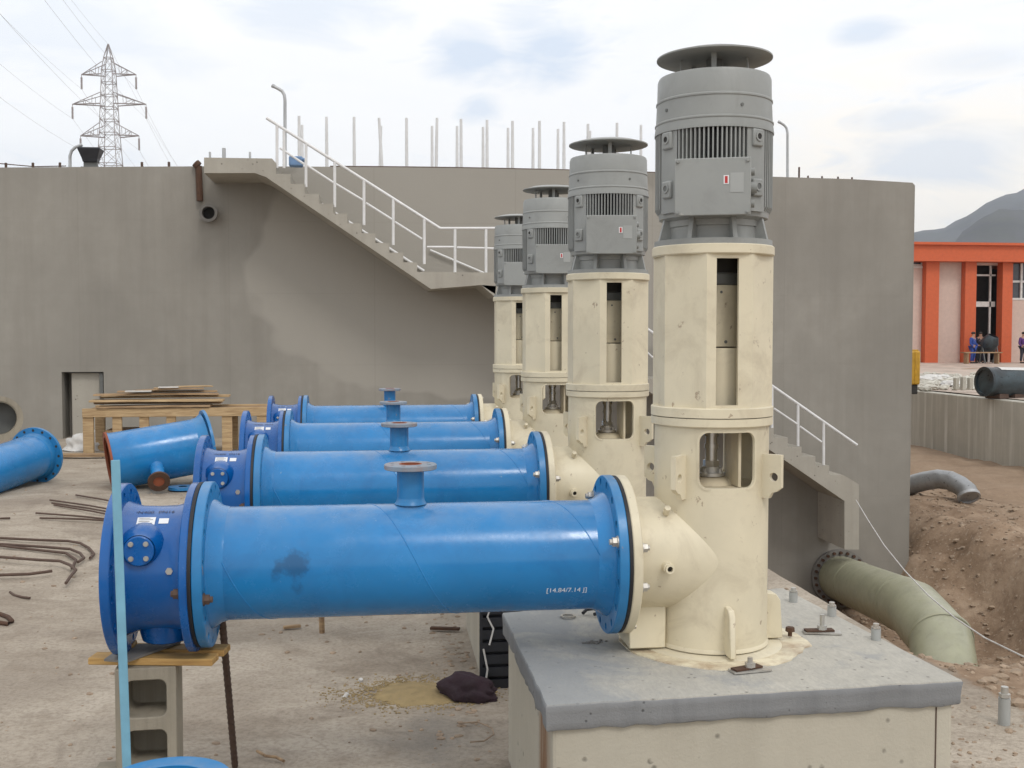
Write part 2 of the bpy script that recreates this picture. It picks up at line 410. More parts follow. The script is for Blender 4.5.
# ------------------------------------------------------------------ terrain
def sm(a, b, x):
    t = min(1, max(0, (x - a) / (b - a))); return t * t * (3 - 2 * t)
EDGE = 2.9
def height(x, y):
    nz = mnoise.fractal(Vector((x * 0.45, y * 0.45, 0.3)), 0.9, 2.0, 5)
    nf = mnoise.fractal(Vector((x * 2.1, y * 2.1, 4.3)), 0.8, 2.0, 4)
    base = 0.018 * nz + 0.006 * nf
    if x < EDGE: return base
    # yard beyond the retaining wall
    if x > 17.3: return -0.05 + 0.05 * nz
    soil = 0.10 * nz + 0.05 * nf
    # the pit
    floor = -3.3
    floor += 1.05 * math.exp(-(((x - 10.3) / 1.0) ** 2 + ((y - 18.9) / 1.2) ** 2))
    terr = -1.72 - 0.13 * max(0, x - 12.2)
    wob = 0.5 * nz
    up = sm(9.5 + wob, 11.1 + wob, x)
    step = 0.5 * up + 0.5 * sm(0.25, 0.75, up)
    ridge = -0.10 * math.exp(-((x - 12.3) / 0.8) ** 2)
    z = floor + (terr - floor) * step + ridge
    if y > 20.5: z = max(z, -2.9 + sm(20.5, 24, y) * 1.1)
    # near rim of the pit
    rim = sm(5.5 + 0.35 * nz, 6.5 + 0.35 * nz, y)
    near = -0.10 + soil * 0.9
    side = sm(EDGE, EDGE + 0.7, x)
    if y < 6.5: z = near + (z - near) * rim
    z = base + (z - base) * side
    rough = 0.10 * mnoise.fractal(Vector((x * 1.3, y * 1.3, z * 3.5)), 0.7, 2.0, 5) * sm(8.6, 9.6, x)
    return z + (soil * (0.35 + 1.1 * up * (1 - up) * 4) + rough) * side

def grid_axis(segs):
    out = []
    for a, b, st in segs:
        n = max(1, round((b - a) / st)); out += [a + (b - a) * i / n for i in range(n)]
    out.append(segs[-1][1]); return out
xs = grid_axis([(-5000, -200, 1600), (-200, -20, 30), (-20, -6, 1.0), (-6, 2.9, 0.16), (2.9, 13.5, 0.13), (13.5, 17.0, 0.4), (17.0, 17.34, 0.34), (17.34, 80, 2.5), (80, 500, 70), (500, 6000, 1500)])
ys = grid_axis([(-200, -5, 40), (-5, 2, 1.0), (2, 19.6, 0.14), (19.6, 30, 0.35), (30, 90, 2.5), (90, 500, 60), (500, 7000, 1600)])
mb = MB(); bm = mb.bm
G = [[bm.verts.new((x, y, height(x, y))) for x in xs] for y in ys]
for j in range(len(ys) - 1):
    for i in range(len(xs) - 1):
        bm.faces.new((G[j][i], G[j][i + 1], G[j + 1][i + 1], G[j + 1][i]))
tag(mb.build('ground', M['ground'], smooth=0, recalc=False), kind='structure')
for p in bpy.data.objects['ground'].data.polygons: p.use_smooth = True

# yard surface sheet
mb = MB(); bm = mb.bm
gx = grid_axis([(17.35, 60, 1.5), (60, 200, 20)]); gy = grid_axis([(5, 75, 1.5)])
G = [[bm.verts.new((x, y, -0.02 + 0.035 * mnoise.noise(Vector((x * 0.7, y * 0.7, 0))) + (0.0 if y < 56 else 0.12))) for x in gx] for y in gy]
for j in range(len(gy) - 1):
    for i in range(len(gx) - 1): bm.faces.new((G[j][i], G[j][i + 1], G[j + 1][i + 1], G[j + 1][i]))
tag(mb.build('yard', M['yard'], smooth=60, recalc=False), kind='structure')

# stones as one loose scatter
def stones(name, mat, spots):
    mb = MB()
    for p, r in spots:
        res = bmesh.ops.create_icosphere(mb.bm, subdivisions=1, radius=r)
        sx, sy, sz = random.uniform(0.7, 1.4), random.uniform(0.7, 1.4), random.uniform(0.4, 0.8)
        rz = random.random() * 6
        for v in res['verts']:
            q = v.co * (1 + random.uniform(-0.25, 0.25)); q = Vector((q.x * sx, q.y * sy, q.z * sz))
            q.rotate(Matrix.Rotation(rz, 3, 'Z')); v.co = q + Vector(p)
    return tag(mb.build(name, mat, smooth=0), kind='stuff')
sp = []
for _ in range(1500):
    y = 3.0 + 14 * random.random() ** 1.7; x = random.uniform(-0.55 * y - 0.5, 2.85)
    if 0.45 < x < 1.95 and 3.0 < y < 10.5: continue
    sp.append(((x, y, height(x, y) + 0.001), random.choice([0.004, 0.006, 0.008, 0.011, 0.016])))
for _ in range(350):
    y = random.uniform(3.2, 6); x = random.uniform(1.95, 2.9)
    sp.append(((x, y, height(x, y)), random.choice([0.005, 0.008, 0.012, 0.02])))
for _ in range(300):
    y = random.uniform(3.2, 10); x = 0.5 - abs(random.gauss(0, 0.12))
    sp.append(((x, y, height(x, y)), random.choice([0.005, 0.008, 0.012, 0.016])))
tag(stones('gravel', M['rock'], sp), 'small loose stones and grit scattered over the dusty concrete apron', 'gravel')
sp = []
for _ in range(3200):
    x = random.uniform(8.4, 13.5); y = random.uniform(9, 26); r = random.choice([0.015, 0.02, 0.025, 0.03, 0.04, 0.055])
    if random.random() < 0.3: r *= 0.6
    sp.append(((x, y, height(x, y)), r))
for _ in range(400):
    x = random.uniform(2.95, 4.2); y = random.uniform(4, 6.2); sp.append(((x, y, height(x, y)), random.choice([0.008, 0.015, 0.025, 0.04])))
for _ in range(300):
    x = random.uniform(6, 9.6); y = random.uniform(17.6, 19); sp.append(((x, y, height(x, y)), random.choice([0.02, 0.03, 0.05])))
tag(stones('rubble', M['rock'], sp), 'brown stones and clods lying on the cut earth of the pit', 'rubble')

# hills
def hill(name, pts, dist, depth, y0):
    """ridge line given as (bearing px, height px) built as a real mass at its distance"""
    mb = MB(); bm = mb.bm; rows = []
    n = 90
    for j in range(9):
        f = j / 8; row = []
        for i in range(n):
            u = i / (n - 1); px = pts[0][0] + (pts[-1][0] - pts[0][0]) * u
            for a, b in zip(pts, pts[1:]):
                if a[0] <= px <= b[0]: py = a[1] + (b[1] - a[1]) * (px - a[0]) / (b[0] - a[0]); break
            d = dist + depth * (f - 0.5)
            g = atd(px, 334, d); top = (334 - py) / F * dist
            shape = math.sin(PI * min(1, max(0, f))) ** 0.8
            h = max(0, top) * shape
            h *= 1 + 0.10 * (mnoise.fractal(Vector((u * 9, f * 4, dist * 0.01)), 0.8, 2, 5)) * (1 if 0 < f < 1 else 0)
            row.append(bm.verts.new((g.x, g.y, h - (30 if f in (0, 1) else 0))))
        rows.append(row)
    for a, b in zip(rows, rows[1:]):
        for i in range(n - 1): bm.faces.new((a[i], a[i + 1], b[i + 1], b[i]))
    return tag(mb.build(name, M['hill'], smooth=60), kind='structure')
hill('hills', [(700, 334), (800, 300), (880, 252), (912, 236), (940, 228), (962, 219), (985, 206), (1000, 195), (1024, 190), (1120, 176), (1250, 205), (1400, 240), (1600, 334)], 2600, 1500, 0)
hill('foothills', [(860, 334), (930, 262), (960, 232), (1000, 216), (1024, 211), (1100, 205), (1200, 225), (1500, 334)], 1500, 700, 0)

# ------------------------------------------------------------------ main concrete wall (tank side)
WY = 19.1; WT = 4.50; WR = 9.77
wall = thing('concrete_wall', 'tall gray cast concrete tank wall running behind all four pumps', 'wall', (0, WY, 0), world=True)
nx0, nx1, nz1 = aty(62, 400, WY).x, aty(104, 400, WY).x, aty(80, 372, WY).z
mb = MB()
def wbox(x0, x1, z0, z1, y0=WY, y1=WY + 0.45): mb.box(((x0 + x1) / 2, (y0 + y1) / 2, (z0 + z1) / 2), (x1 - x0, y1 - y0, z1 - z0))
# front face as one polygon with the niche notch, extruded
tp = [(aty(px, py, WY).x, aty(px, py, WY).z) for px, py in ((-60, 168.5), (0, 167.5), (100, 166.8), (200, 166.3), (300, 166.5), (400, 167.2), (480, 168.3), (560, 170), (650, 172.6), (770, 176.6), (850, 179))]
def topz(x):
    pts = [(-40, tp[0][1])] + tp + [(WR - 0.05, WT)]
    for (a, za), (b, zb_) in zip(pts, pts[1:]):
        if a <= x <= b: return za + (zb_ - za) * (x - a) / (b - a)
    return WT
poly = [(-40, -3.6), (nx0, -3.6), (nx0, nz1), (nx1, nz1), (nx1, -3.6), (WR, -3.6), (WR, WT - 0.05), (WR - 0.05, WT)] + tp[::-1] + [(-40, tp[0][1])]
mb.rings([[(x, WY, z) for x, z in poly], [(x, WY + 0.45, z) for x, z in poly]])
mb.box(((WR - 0.225), WY + 0.45 + 15, 0.45), (0.45, 30, 8.1))
mb.box(((nx0 + nx1) / 2, WY + 0.48, -1.1), (nx1 - nx0 + 0.4, 0.06, 4.8))
bmesh.ops.triangulate(mb.bm, faces=[f for f in mb.bm.faces if len(f.verts) > 4])
mb.build('wall', M['wall'], wall, smooth=0)
mb = MB(); mb.box(((nx0 + nx1) / 2 + 0.06, WY + 0.12, nz1 / 2 - 0.03), (nx1 - nx0 - 0.14, 0.03, nz1 + 0.02))
mb.build('hatch_board', M['stair'], wall, smooth=0, bevel=0.004)
mb = MB(); mb.box((nx1 - 0.05, WY + 0.07, nz1 / 2 - 0.03), (0.06, 0.05, nz1 + 0.02))
mb.build('hatch_post', M['dgray'], wall, smooth=0, bevel=0.004)
# outlet pipe stub through the wall
p = aty(210, 214, WY)
t_ = thing('outlet_pipe', 'short round pipe outlet sticking out of the wall under the stair landing', 'pipe', p, world=True)
mb = MB(); mb.ring(0.105, 0.135, -0.16, 0.02, p, (0, 1, 0), 32); mb.ring(0.105, 0.150, -0.20, -0.16, p, (0, 1, 0), 32)
mb.build('pipe_stub', M['ply'], t_)
mb = MB(); mb.cyl(p + Vector((0, -0.012, 0)), p + Vector((0, -0.006, 0)), 0.1045, n=32); mb.build('bore', M['dark'], t_)
a, b_ = aty(198.5, 166, WY - 0.06), aty(200, 201, WY - 0.06)
mb = MB(); mb.tube([a + Vector((0, 0, 0.0)), b_], 0.055, 12); mb.tube([a + Vector((-0.05, 0.0, 0.05)), a], 0.07, 12)
tag(mb.build('drain_pipe', M['rust'], origin=b_), 'rusty brown downpipe clipped to the wall left of the stair landing', 'pipe')

# stubs and cord along the wall top
ordn = ['first', 'second', 'third', 'fourth', 'fifth', 'sixth', 'seventh', 'eighth', 'ninth', 'tenth', 'eleventh', 'twelfth', 'thirteenth', 'fourteenth', 'fifteenth', 'sixteenth', 'seventeenth', 'eighteenth', 'nineteenth', 'twentieth', 'twenty-first', 'twenty-second', 'twenty-third', 'twenty-fourth']
stub = [6, 33, 60, 142, 169]
for i, px in enumerate(stub):
    q = aty(px, 168, WY + 0.2); mb = MB(); mb.cyl((0, 0, 0), (0, 0, 0.11), 0.022, n=8)
    o = mb.build('steel_stub', M['rebar']); o.location = (q.x, WY + 0.2, topz(q.x) - 0.005)
    tag(o, f'short steel stub on the wall top left of the stairs, {ordn[i]} from the left edge', 'stub', 'steel stubs along the wall top')
for i, px in enumerate([799, 808, 822, 838, 852]):
    q = aty(px, 178, WY + 0.2); mb = MB(); mb.cyl((0, 0, 0), (0, 0, 0.07 if px > 805 else 0.22), 0.018, n=8)
    o = mb.build('steel_stub', M['rebar']); o.location = (q.x, WY + 0.2, topz(q.x) - 0.005)
    tag(o, f'short steel stub on the wall top right of the tallest motor, {ordn[i]} from that motor', 'stub', 'steel stubs along the wall top')
a, b_ = aty(-40, 160, WY + 0.2), aty(66, 166, WY + 0.2)
mb = MB(); mb.tube([a, a.lerp(b_, 0.35) + Vector((0, 0, -0.02)), a.lerp(b_, 0.7) + Vector((0, 0, -0.04)), b_], 0.009, 6)
tag(mb.build('cable', M['rebar'], origin=b_), 'thin slack cable strung over the wall top at far left', 'cable')
a, b_ = aty(330, 163.5, WY + 0.3), aty(655, 169.5, WY + 0.3)
mb = MB(); mb.tube([Vector((x_, a.y, topz(x_) + 0.05)) for x_ in [a.x + (b_.x - a.x) * k_ / 12 for k_ in range(13)]], 0.013, 6)
tag(mb.build('edge_rail', M['rebar'], origin=a), 'thin low rail along the wall top below the white upright pipes', 'rail')
# kerb lip right of pump
a, b_ = aty(777, 176.5, WY + 0.25), aty(878, 180, WY + 0.25)
mb = MB(); mb.tube([Vector((a.x, a.y, WT + 0.05)), Vector((b_.x, b_.y, WT + 0.03))], 0.015, 6)
tag(mb.build('edge_rail', M['rebar'], origin=Vector((a.x, a.y, WT))), 'thin low rail along the wall top right of the tallest motor', 'rail')

# white upright pipes standing inside the tank, seen above the wall
ups = [(299, 116, 0.0), (302, 125, 0.0), (326.5, 117, 0), (354, 117, 0), (379, 118, -0.05), (381, 126, 0.03), (406.5, 118, 0), (432, 126, 0), (437, 118, 0.02), (457, 126, 0), (461, 119, 0), (483, 127, 0), (487, 120, 0), (508, 128, 0), (512.5, 121, 0), (533, 128, 0), (539.5, 121, 0), (558, 129, 0), (564, 122, 0), (588, 124, 0), (590, 131, 0), (617, 123, 0), (641, 125, 0)]
YP = 24.0
for i, (px, py, lean) in enumerate(ups):
    yy = YP + (1.6 if py > 124 else 0)
    q = aty(px, py, yy); hgt = q.z - 3.4
    t_ = thing('upright_pipe', f'slim white upright pipe rising above the wall top, {ordn[i]} of the row from the left', 'pipe', (q.x - lean * 3, yy, 3.4), 'white upright pipes standing above the wall top')
    mb = MB(); mb.tube([(0, 0, 0), (lean * 2.2, 0, hgt * 0.75), (lean * 3, 0, hgt)], [0.038, 0.036, 0.03], 10)
    mb.build('pipe', M['white'], t_)
    mb = MB(); zc = hgt - 1.15 - 0.1 * random.random(); mb.cyl((lean * 2.0, 0, zc), (lean * 2.0, 0, zc + 0.05), 0.10, n=10)
    mb.build('collar', M['galv'], t_)

# ------------------------------------------------------------------ stairs on the wall
YS = WY - 1.15
def S(px, py): q = aty(px, py, YS); return (q.x, q.z)
def steps(a, b, n):
    """a, b: pixel ends of the nosing line; sawtooth in between"""
    ax, az = S(*a); bx, bz = S(*b); out = []
    for i in range(n):
        x0 = ax + (bx - ax) * i / n; x1 = ax + (bx - ax) * (i + 1) / n
        z0 = az + (bz - az) * (i + 1) / n
        out += [(x0, z0), (x1, z0)]
    return out
stairs = thing('concrete_staircase', 'gray concrete staircase stepping down across the tank wall with two landings', 'stairs', (S(431, 289)[0], YS, S(431, 289)[1]), world=True)
def slab_poly(poly, name):
    mb = MB(); bm = mb.bm
    f = bm.faces.new([bm.verts.new((x, YS, z)) for x, z in poly])
    r = bmesh.ops.extrude_face_region(bm, geom=[f])
    for v in [g for g in r['geom'] if isinstance(g, bmesh.types.BMVert)]: v.co.y = WY + 0.002
    bmesh.ops.triangulate(bm, faces=[x for x in bm.faces if len(x.verts) > 4])
    return mb.build(name, M['stair'], stairs, smooth=0)
slab_poly([S(204, 157.5), S(272, 158.5), S(276, 163), S(276, 168), S(266, 177), S(255, 173), S(204, 173)], 'top_landing')
sp_ = [S(266, 177), S(276, 168)] + steps((276, 164), (431, 272), 11) + [S(494, 272.5), S(496, 286)]
slab_poly(sp_ + [S(495, 297), S(481, 285), S(431, 289)], 'upper_flight')
slab_poly([S(481, 285), S(496, 286)] + [S(504, 279)][:0] + steps((496, 274), (656, 379), 11)[0:] + [S(703, 379), S(703, 394), S(656, 396)], 'middle_flight')
slab_poly([S(688, 394), S(703, 394)] + steps((703, 380), (843, 475), 10) + [S(845, 476), S(859, 484.5), S(859, 549.5), S(844.5, 549.5), S(844.5, 501)], 'lower_flight')

def railing(label, P, horiz, posts, mid, yy):
    q0 = aty(*P[0], yy)
    t_ = thing('stair_railing', label, 'railing', q0, world=True)
    mb = MB(); mb.tube([aty(*p, yy) for p in P], 0.024, 10); mb.build('handrail', M['white'], t_)
    for seg in mid:
        mb = MB(); mb.tube([aty(*p, yy) for p in seg], 0.018, 8); mb.build('mid_rail', M['white'], t_)
    for (px, y0, y1) in posts:
        mb = MB(); mb.cyl(aty(px, y1, yy), aty(px, y0, yy), 0.024, n=10); mb.build('post', M['white'], t_)
    return t_
railing('white tube handrail climbing the upper stair flight to the landing', [(266.5, 118), (440, 228.3), (497, 228.3)], None,
        [(277, 126, 168), (284, 131, 168), (306, 144, 187), (334.7, 162, 207), (364, 180, 225), (393.3, 199, 245), (424.3, 219, 264), (455, 229, 273), (486, 229, 273)],
        [[(280, 148), (304, 164)], [(307, 165.5), (334, 183)], [(336, 184), (363.5, 200.5)], [(366, 203), (393, 220)], [(395, 222), (422, 239)], [(427, 247), (454, 247)], [(457, 247.5), (494, 248.5)]], YS + 0.06)
railing('white tube handrail of the middle flight showing between two pumps', [(497, 228.3), (503, 228.5), (656, 335), (702, 337)], None,
        [(520, 241, 290), (550, 261, 310), (580, 282, 330), (610, 303, 350), (640, 324, 370), (668, 336, 379), (695, 337, 379)],
        [[(503, 250), (640, 345), (652, 357), (700, 357)]], YS + 0.06)
railing('white tube handrail of the lowest flight ending above the pit', [(702, 337), (857, 445)], None,
        [(720, 350, 396), (746, 368, 410), (772, 387, 428), (798, 405, 446), (823.6, 422.5, 465)],
        [[(704, 360), (771, 406)], [(774, 408.5), (797, 424)], [(800, 426.5), (821.6, 442)]], YS + 0.06)
railing('thin inner wall rail behind the upper stair flight', [(300, 190), (424, 271)], None, [], [[(430, 250), (484, 273)]], WY - 0.05)
o = bpy.data.objects
q = aty(296, 160, YS + 0.5)
mb = MB(); mb.box((q.x, YS + 0.5, q.z - 0.03), (0.22, 0.2, 0.16)); mb.box((q.x + 0.12, YS + 0.5, q.z + 0.0), (0.12, 0.2, 0.05), 0, None)
tag(mb.build('tool_box', M['tarp'], origin=(q.x, YS + 0.5, q.z - 0.12), bevel=0.02, seg=2), 'small pale blue box set down at the head of the stairs', 'box')
for i, px in enumerate([210, 224, 250]):
    q = aty(px, 158, YS + 0.2); mb = MB(); mb.cyl((0, 0, 0), (0, 0, 0.10 if px != 224 else 0.16), 0.018 if px != 224 else 0.03, n=8)
    oo = mb.build('steel_stub', M['galv']); oo.location = (q.x, YS + 0.2, q.z - 0.005)
    tag(oo, f'short steel stub on the top stair landing, {ordn[i]} from its left end', 'stub', 'steel stubs on the stair landing')

# lamps and floodlight on the wall top
def lamp(label, pts, yy, r=0.035):
    b0 = aty(*pts[0], yy); b0.z = topz(b0.x)
    t_ = thing('lamp_pole', label, 'lamp pole', b0, world=True)
    P = [aty(*p, yy) for p in pts]; P[0] = b0
    mb = MB(); mb.tube(P, [r * 1.1] + [r] * (len(P) - 1), 10); mb.build('pole', M['galv'], t_)
    mb = MB(); mb.tube([P[-1], P[-1] + (P[-1] - P[-2]).normalized() * 0.04], [r * 1.3, r * 1.1], 10); mb.build('lamp_head', M['galv'], t_)
    mb = MB(); mb.cyl(b0, b0 + Vector((0, 0, 0.02)), r * 2.4, n=12); mb.build('foot', M['galv'], t_)
lamp('tall gray pole with bent-over top behind the stair landing', [(285, 165), (285, 100), (284.3, 95), (282, 91), (278, 88.5), (274, 86.5)], WY + 0.3, 0.028)
lamp('gray pole with bent top on the wall right of the tallest motor', [(787.5, 178), (787.5, 133), (786.5, 128), (784, 125), (780, 122.5)], WY + 0.3, 0.022)
lamp('small curved white pole beside the dark floodlight on the wall', [(70, 168), (70, 156), (71.5, 151), (75, 147.5), (80, 145.5)], WY + 0.2, 0.025)
q = aty(91, 168, WY + 0.2); q.z = topz(q.x)
t_ = thing('floodlight', 'dark tapered floodlight box standing on the left end of the wall', 'floodlight', q, world=True)
x0 = q.x
mb = MB(); mb.rings([[(x0 + a * w, WY + 0.2 + b * d, q.z + h) for a, b in ((-1, -1), (1, -1), (1, 1), (-1, 1))] for w, d, h in ((0.115, 0.08, 0.10), (0.125, 0.1, 0.16), (0.18, 0.16, 0.31), (0.18, 0.16, 0.335))])
mb.build('housing', M['plastic'], t_, smooth=0, bevel=0.01)
mb = MB(); mb.box((x0, WY + 0.2, q.z + 0.05), (0.22, 0.08, 0.10)); mb.box((x0, WY + 0.2, q.z + 0.012), (0.3, 0.14, 0.024)); mb.build('bracket', M['dgray'], t_, smooth=0)

# ------------------------------------------------------------------ pylon
PD = 135.0
def pyl(px, py, dd=0): return atd(px, py, PD + dd)
pb = atd(113, 334, PD); PX, PY = pb.x, pb.y
def pz(py): return (334 - py) / F * PD + CZ
pyln = thing('electricity_pylon', 'lattice steel electricity pylon with three pairs of arms beyond the wall', 'pylon', (PX, PY, 0))
ux = rgt.copy()
def pw(z):  # half width of the mast
    top = pz(48); k = [(0, 2.6), (pz(140), 0.95), (pz(78), 0.66), (pz(68), 0.62), (top, 0.05)]
    for (a, wa), (b, wb) in zip(k, k[1:]):
        if a <= z <= b: return wa + (wb - wa) * (z - a) / (b - a)
    return 0.05
mb = MB(); zz = [0]
while zz[-1] < pz(48) - 1.2: zz.append(zz[-1] + max(1.5, pw(zz[-1]) * 1.7))
zz.append(pz(48))
sq = [(-1, -1), (1, -1), (1, 1), (-1, 1)]
vy = Vector((-ux.y, ux.x, 0))
def C(k, z): w = pw(z); return ux * (sq[k][0] * w) + vy * (sq[k][1] * w) + Vector((0, 0, z))
for z0, z1 in zip(zz, zz[1:]):
    for k in range(4):
        mb.cyl(C(k, z0), C(k, z1), 0.05, n=5, cap=(False, False))
        j = (k + 1) % 4
        mb.cyl(C(k, z0), C(j, z1), 0.024, n=4, cap=(False, False)); mb.cyl(C(j, z0), C(k, z1), 0.024, n=4, cap=(False, False))
        mb.cyl(C(k, z1), C(j, z1), 0.045, n=4, cap=(False, False))
mb.build('mast', M['pylon'], pyln)
tips = []
for py, half, upy in ((78, 27, 66), (107, 36.5, 96), (138, 29, 126)):
    z = pz(py); L = half / F * PD
    for sgn in (-1, 1):
        mb = MB(); tip = ux * (sgn * L) + Vector((0, 0, z + 0.05)); 
        for k2 in (-1, 1):
            w = pw(z); a = ux * (sgn * w) + vy * (k2 * w) + Vector((0, 0, z)); b = ux * (sgn * pw(pz(upy))) + vy * (k2 * w) + Vector((0, 0, pz(upy)))
            mb.cyl(a, tip, 0.07, n=4); mb.cyl(b, tip, 0.05, n=4)
            for f in (0.3, 0.6): mb.cyl(a.lerp(tip, f), b.lerp(tip, f), 0.03, n=4)
            mb.cyl(a.lerp(tip, 0.3), b.lerp(tip, 0.6), 0.03, n=4)
        arm = mb.build('arm', M['pylon'], pyln)
        mb = MB(); mb.tube([tip, tip + Vector((0, 0, -0.3)), tip + Vector((0, 0, -0.35)), tip + Vector((0, 0, -1.75))], [0.04, 0.04, 0.12, 0.12], 6)
        mb.build('insulator', M['pylon'], arm)
        tips.append(Vector((PX, PY, 0)) + tip + Vector((0, 0, -1.75)))
tips.append(Vector((PX, PY, pz(48))))
fh = Vector((math.sin(YAW), math.cos(YAW), 0)); near_d = rgt * 20 - fh * 112 + Vector((0, 0, 3)); far_d = rgt * -20 + fh * 112 + Vector((0, 0, -4))
names = ['left end of its top arms', 'right end of its top arms', 'left end of its middle arms', 'right end of its middle arms', 'left end of its bottom arms', 'right end of its bottom arms', 'tip of its mast']
for i, tp in enumerate(tips):
    for which, dv in ((0, near_d), (1, far_d)):
        pts = []
        for k in range(15):
            f = k / 14; q = tp + dv * f; q.z -= 2.2 * 4 * f * (1 - f); pts.append(q)
        mb = MB(); mb.tube(pts, 0.013, 4)
        tag(mb.build('power_line', M['pylon'], origin=tp), ('thin power line coming overhead to the pylon, ' if which == 0 else 'thin power line leaving behind the pylon, ') + names[i], 'power line', 'power lines on the pylon')

# ------------------------------------------------------------------ plinths
PUMP = Vector((1.231, 3.928, 0.60)); STEP = 1.834
def plinth(i):
    y0 = i * STEP
    if i == 0:
        cs = [atz(546, 706, 0.60), atz(964, 681, 0.60), atz(783, 588, 0.60), atz(502, 613, 0.60)]
        cs = [(c.x, c.y) for c in cs]
    else:
        cs = [(0.50, 3.60 + y0), (1.86, 3.61 + y0), (1.84, 4.72 + y0), (0.51, 4.70 + y0)]
    lab = ['nearest concrete pump plinth with gray mortar slab top and rust run', 'second concrete pump plinth back, under the second pump', 'third concrete pump plinth back, under the third pump', 'farthest concrete pump plinth, under the last pump'][i]
    t_ = thing('pump_plinth', lab, 'plinth', (1.2, 4.0 + y0, 0), 'concrete plinths in a row under the pumps', world=True)
    # body
    cx = sum(c[0] for c in cs) / 4; cy = sum(c[1] for c in cs) / 4
    ins = [(c[0] + (cx - c[0]) * 0.035, c[1] + (cy - c[1]) * 0.035) for c in cs]
    mb = MB(); mb.rings([[(x, y, -0.3) for x, y in ins], [(x, y, 0.525) for x, y in ins]])
    # hairline joint near the right corner
    mb.build('base', M['plinth'], t_, smooth=0, bevel=0.012, seg=2)
    # slab: perimeter subdivided, ragged lower lip
    per = []
    for k in range(4):
        a, b = cs[k], cs[(k + 1) % 4]
        L = math.dist(a, b); n = int(L / 0.035)
        for s_ in range(n):
            f = s_ / n; per.append((a[0] + (b[0] - a[0]) * f, a[1] + (b[1] - a[1]) * f))
    def off(p, amt): return (p[0] + (cx - p[0]) * amt, p[1] + (cy - p[1]) * amt)
    rings = []
    nn = [mnoise.fractal(Vector((x * 5, y * 5, 2.0 + i)), 0.8, 2, 4) for x, y in per]
    nf = [mnoise.fractal(Vector((x * 22, y * 22, 9.0 + i)), 0.8, 2, 3) for x, y in per]
    def rg(am, z, jx, jz):
        out = []
        for (x, y), a, b in zip(per, nn, nf):
            q = off((x, y), am + jx * a * 0.01 + jx * 0.004 * b)
            out.append((q[0], q[1], z + jz * (a * 0.005 + b * 0.007)))
        return out
    mb = MB(); mb.rings([rg(0.034, 0.520, 0.4, 0.9), rg(0.012, 0.517, 0.8, 0.9), rg(0.005, 0.523, 1.2, 0.6), rg(0.006, 0.545, 1.1, 0.3), rg(0.003, 0.575, 0.9, 0.3), rg(0.000, 0.5945, 0.6, 0.25), rg(0.006, 0.5985, 0.5, 0.2)], True, (True, True))
    mb.build('mortar_skirt', M['mortar'], t_, smooth=60)
    mb = MB(); mb.rings([rg(0.0035, 0.596, 0.5, 0.2), rg(0.006, 0.6012, 0.5, 0.2), rg(0.03, 0.6025, 0.2, 0.25), rg(0.3, 0.602, 0, 0.1), rg(0.7, 0.602, 0, 0.0)], True, (True, True))
    mb.build('top_slab', M['slab'], t_, smooth=30)
    if i == 0:
        a = Vector((*ins[0], 0)); b = Vector((*ins[1], 0)); q = a.lerp(b, 0.955)
        d = (b - a).normalized(); nrm = Vector((d.y, -d.x, 0))
        mb = MB(); mb.box((q + nrm * 0.0005 + Vector((0, 0, 0.25))), (0.004, 0.004, 0.52), math.atan2(d.y, d.x)); mb.build('joint', M['rebar'], t_, smooth=0)
for i in range(4): plinth(i)

# ------------------------------------------------------------------ pumps (local z = 0 on the slab top)
def wz(z): return z - 0.60
def rrect(w, h, r, n=5):
    out = []
    for cx_, cy_, a0 in ((w / 2 - r, h / 2 - r, 0), (-w / 2 + r, h / 2 - r, 90), (-w / 2 + r, -h / 2 + r, 180), (w / 2 - r, -h / 2 + r, 270)):
        for k in range(n + 1):
            a = R(a0 + 90 * k / n); out.append((cx_ + r * math.cos(a), cy_ + r * math.sin(a)))
    return out
def hexbolt(mb, p, d, r=0.017, L=0.02, shaft=0.0):
    d = Vector(d).normalized(); p = Vector(p)
    mb.cyl(p, p + d * 0.004, r * 1.25, n=16); mb.cyl(p + d * 0.004, p + d * (0.004 + L), r, n=6)
    if shaft: mb.cyl(p + d * L, p + d * (L + shaft), r * 0.6, n=10)

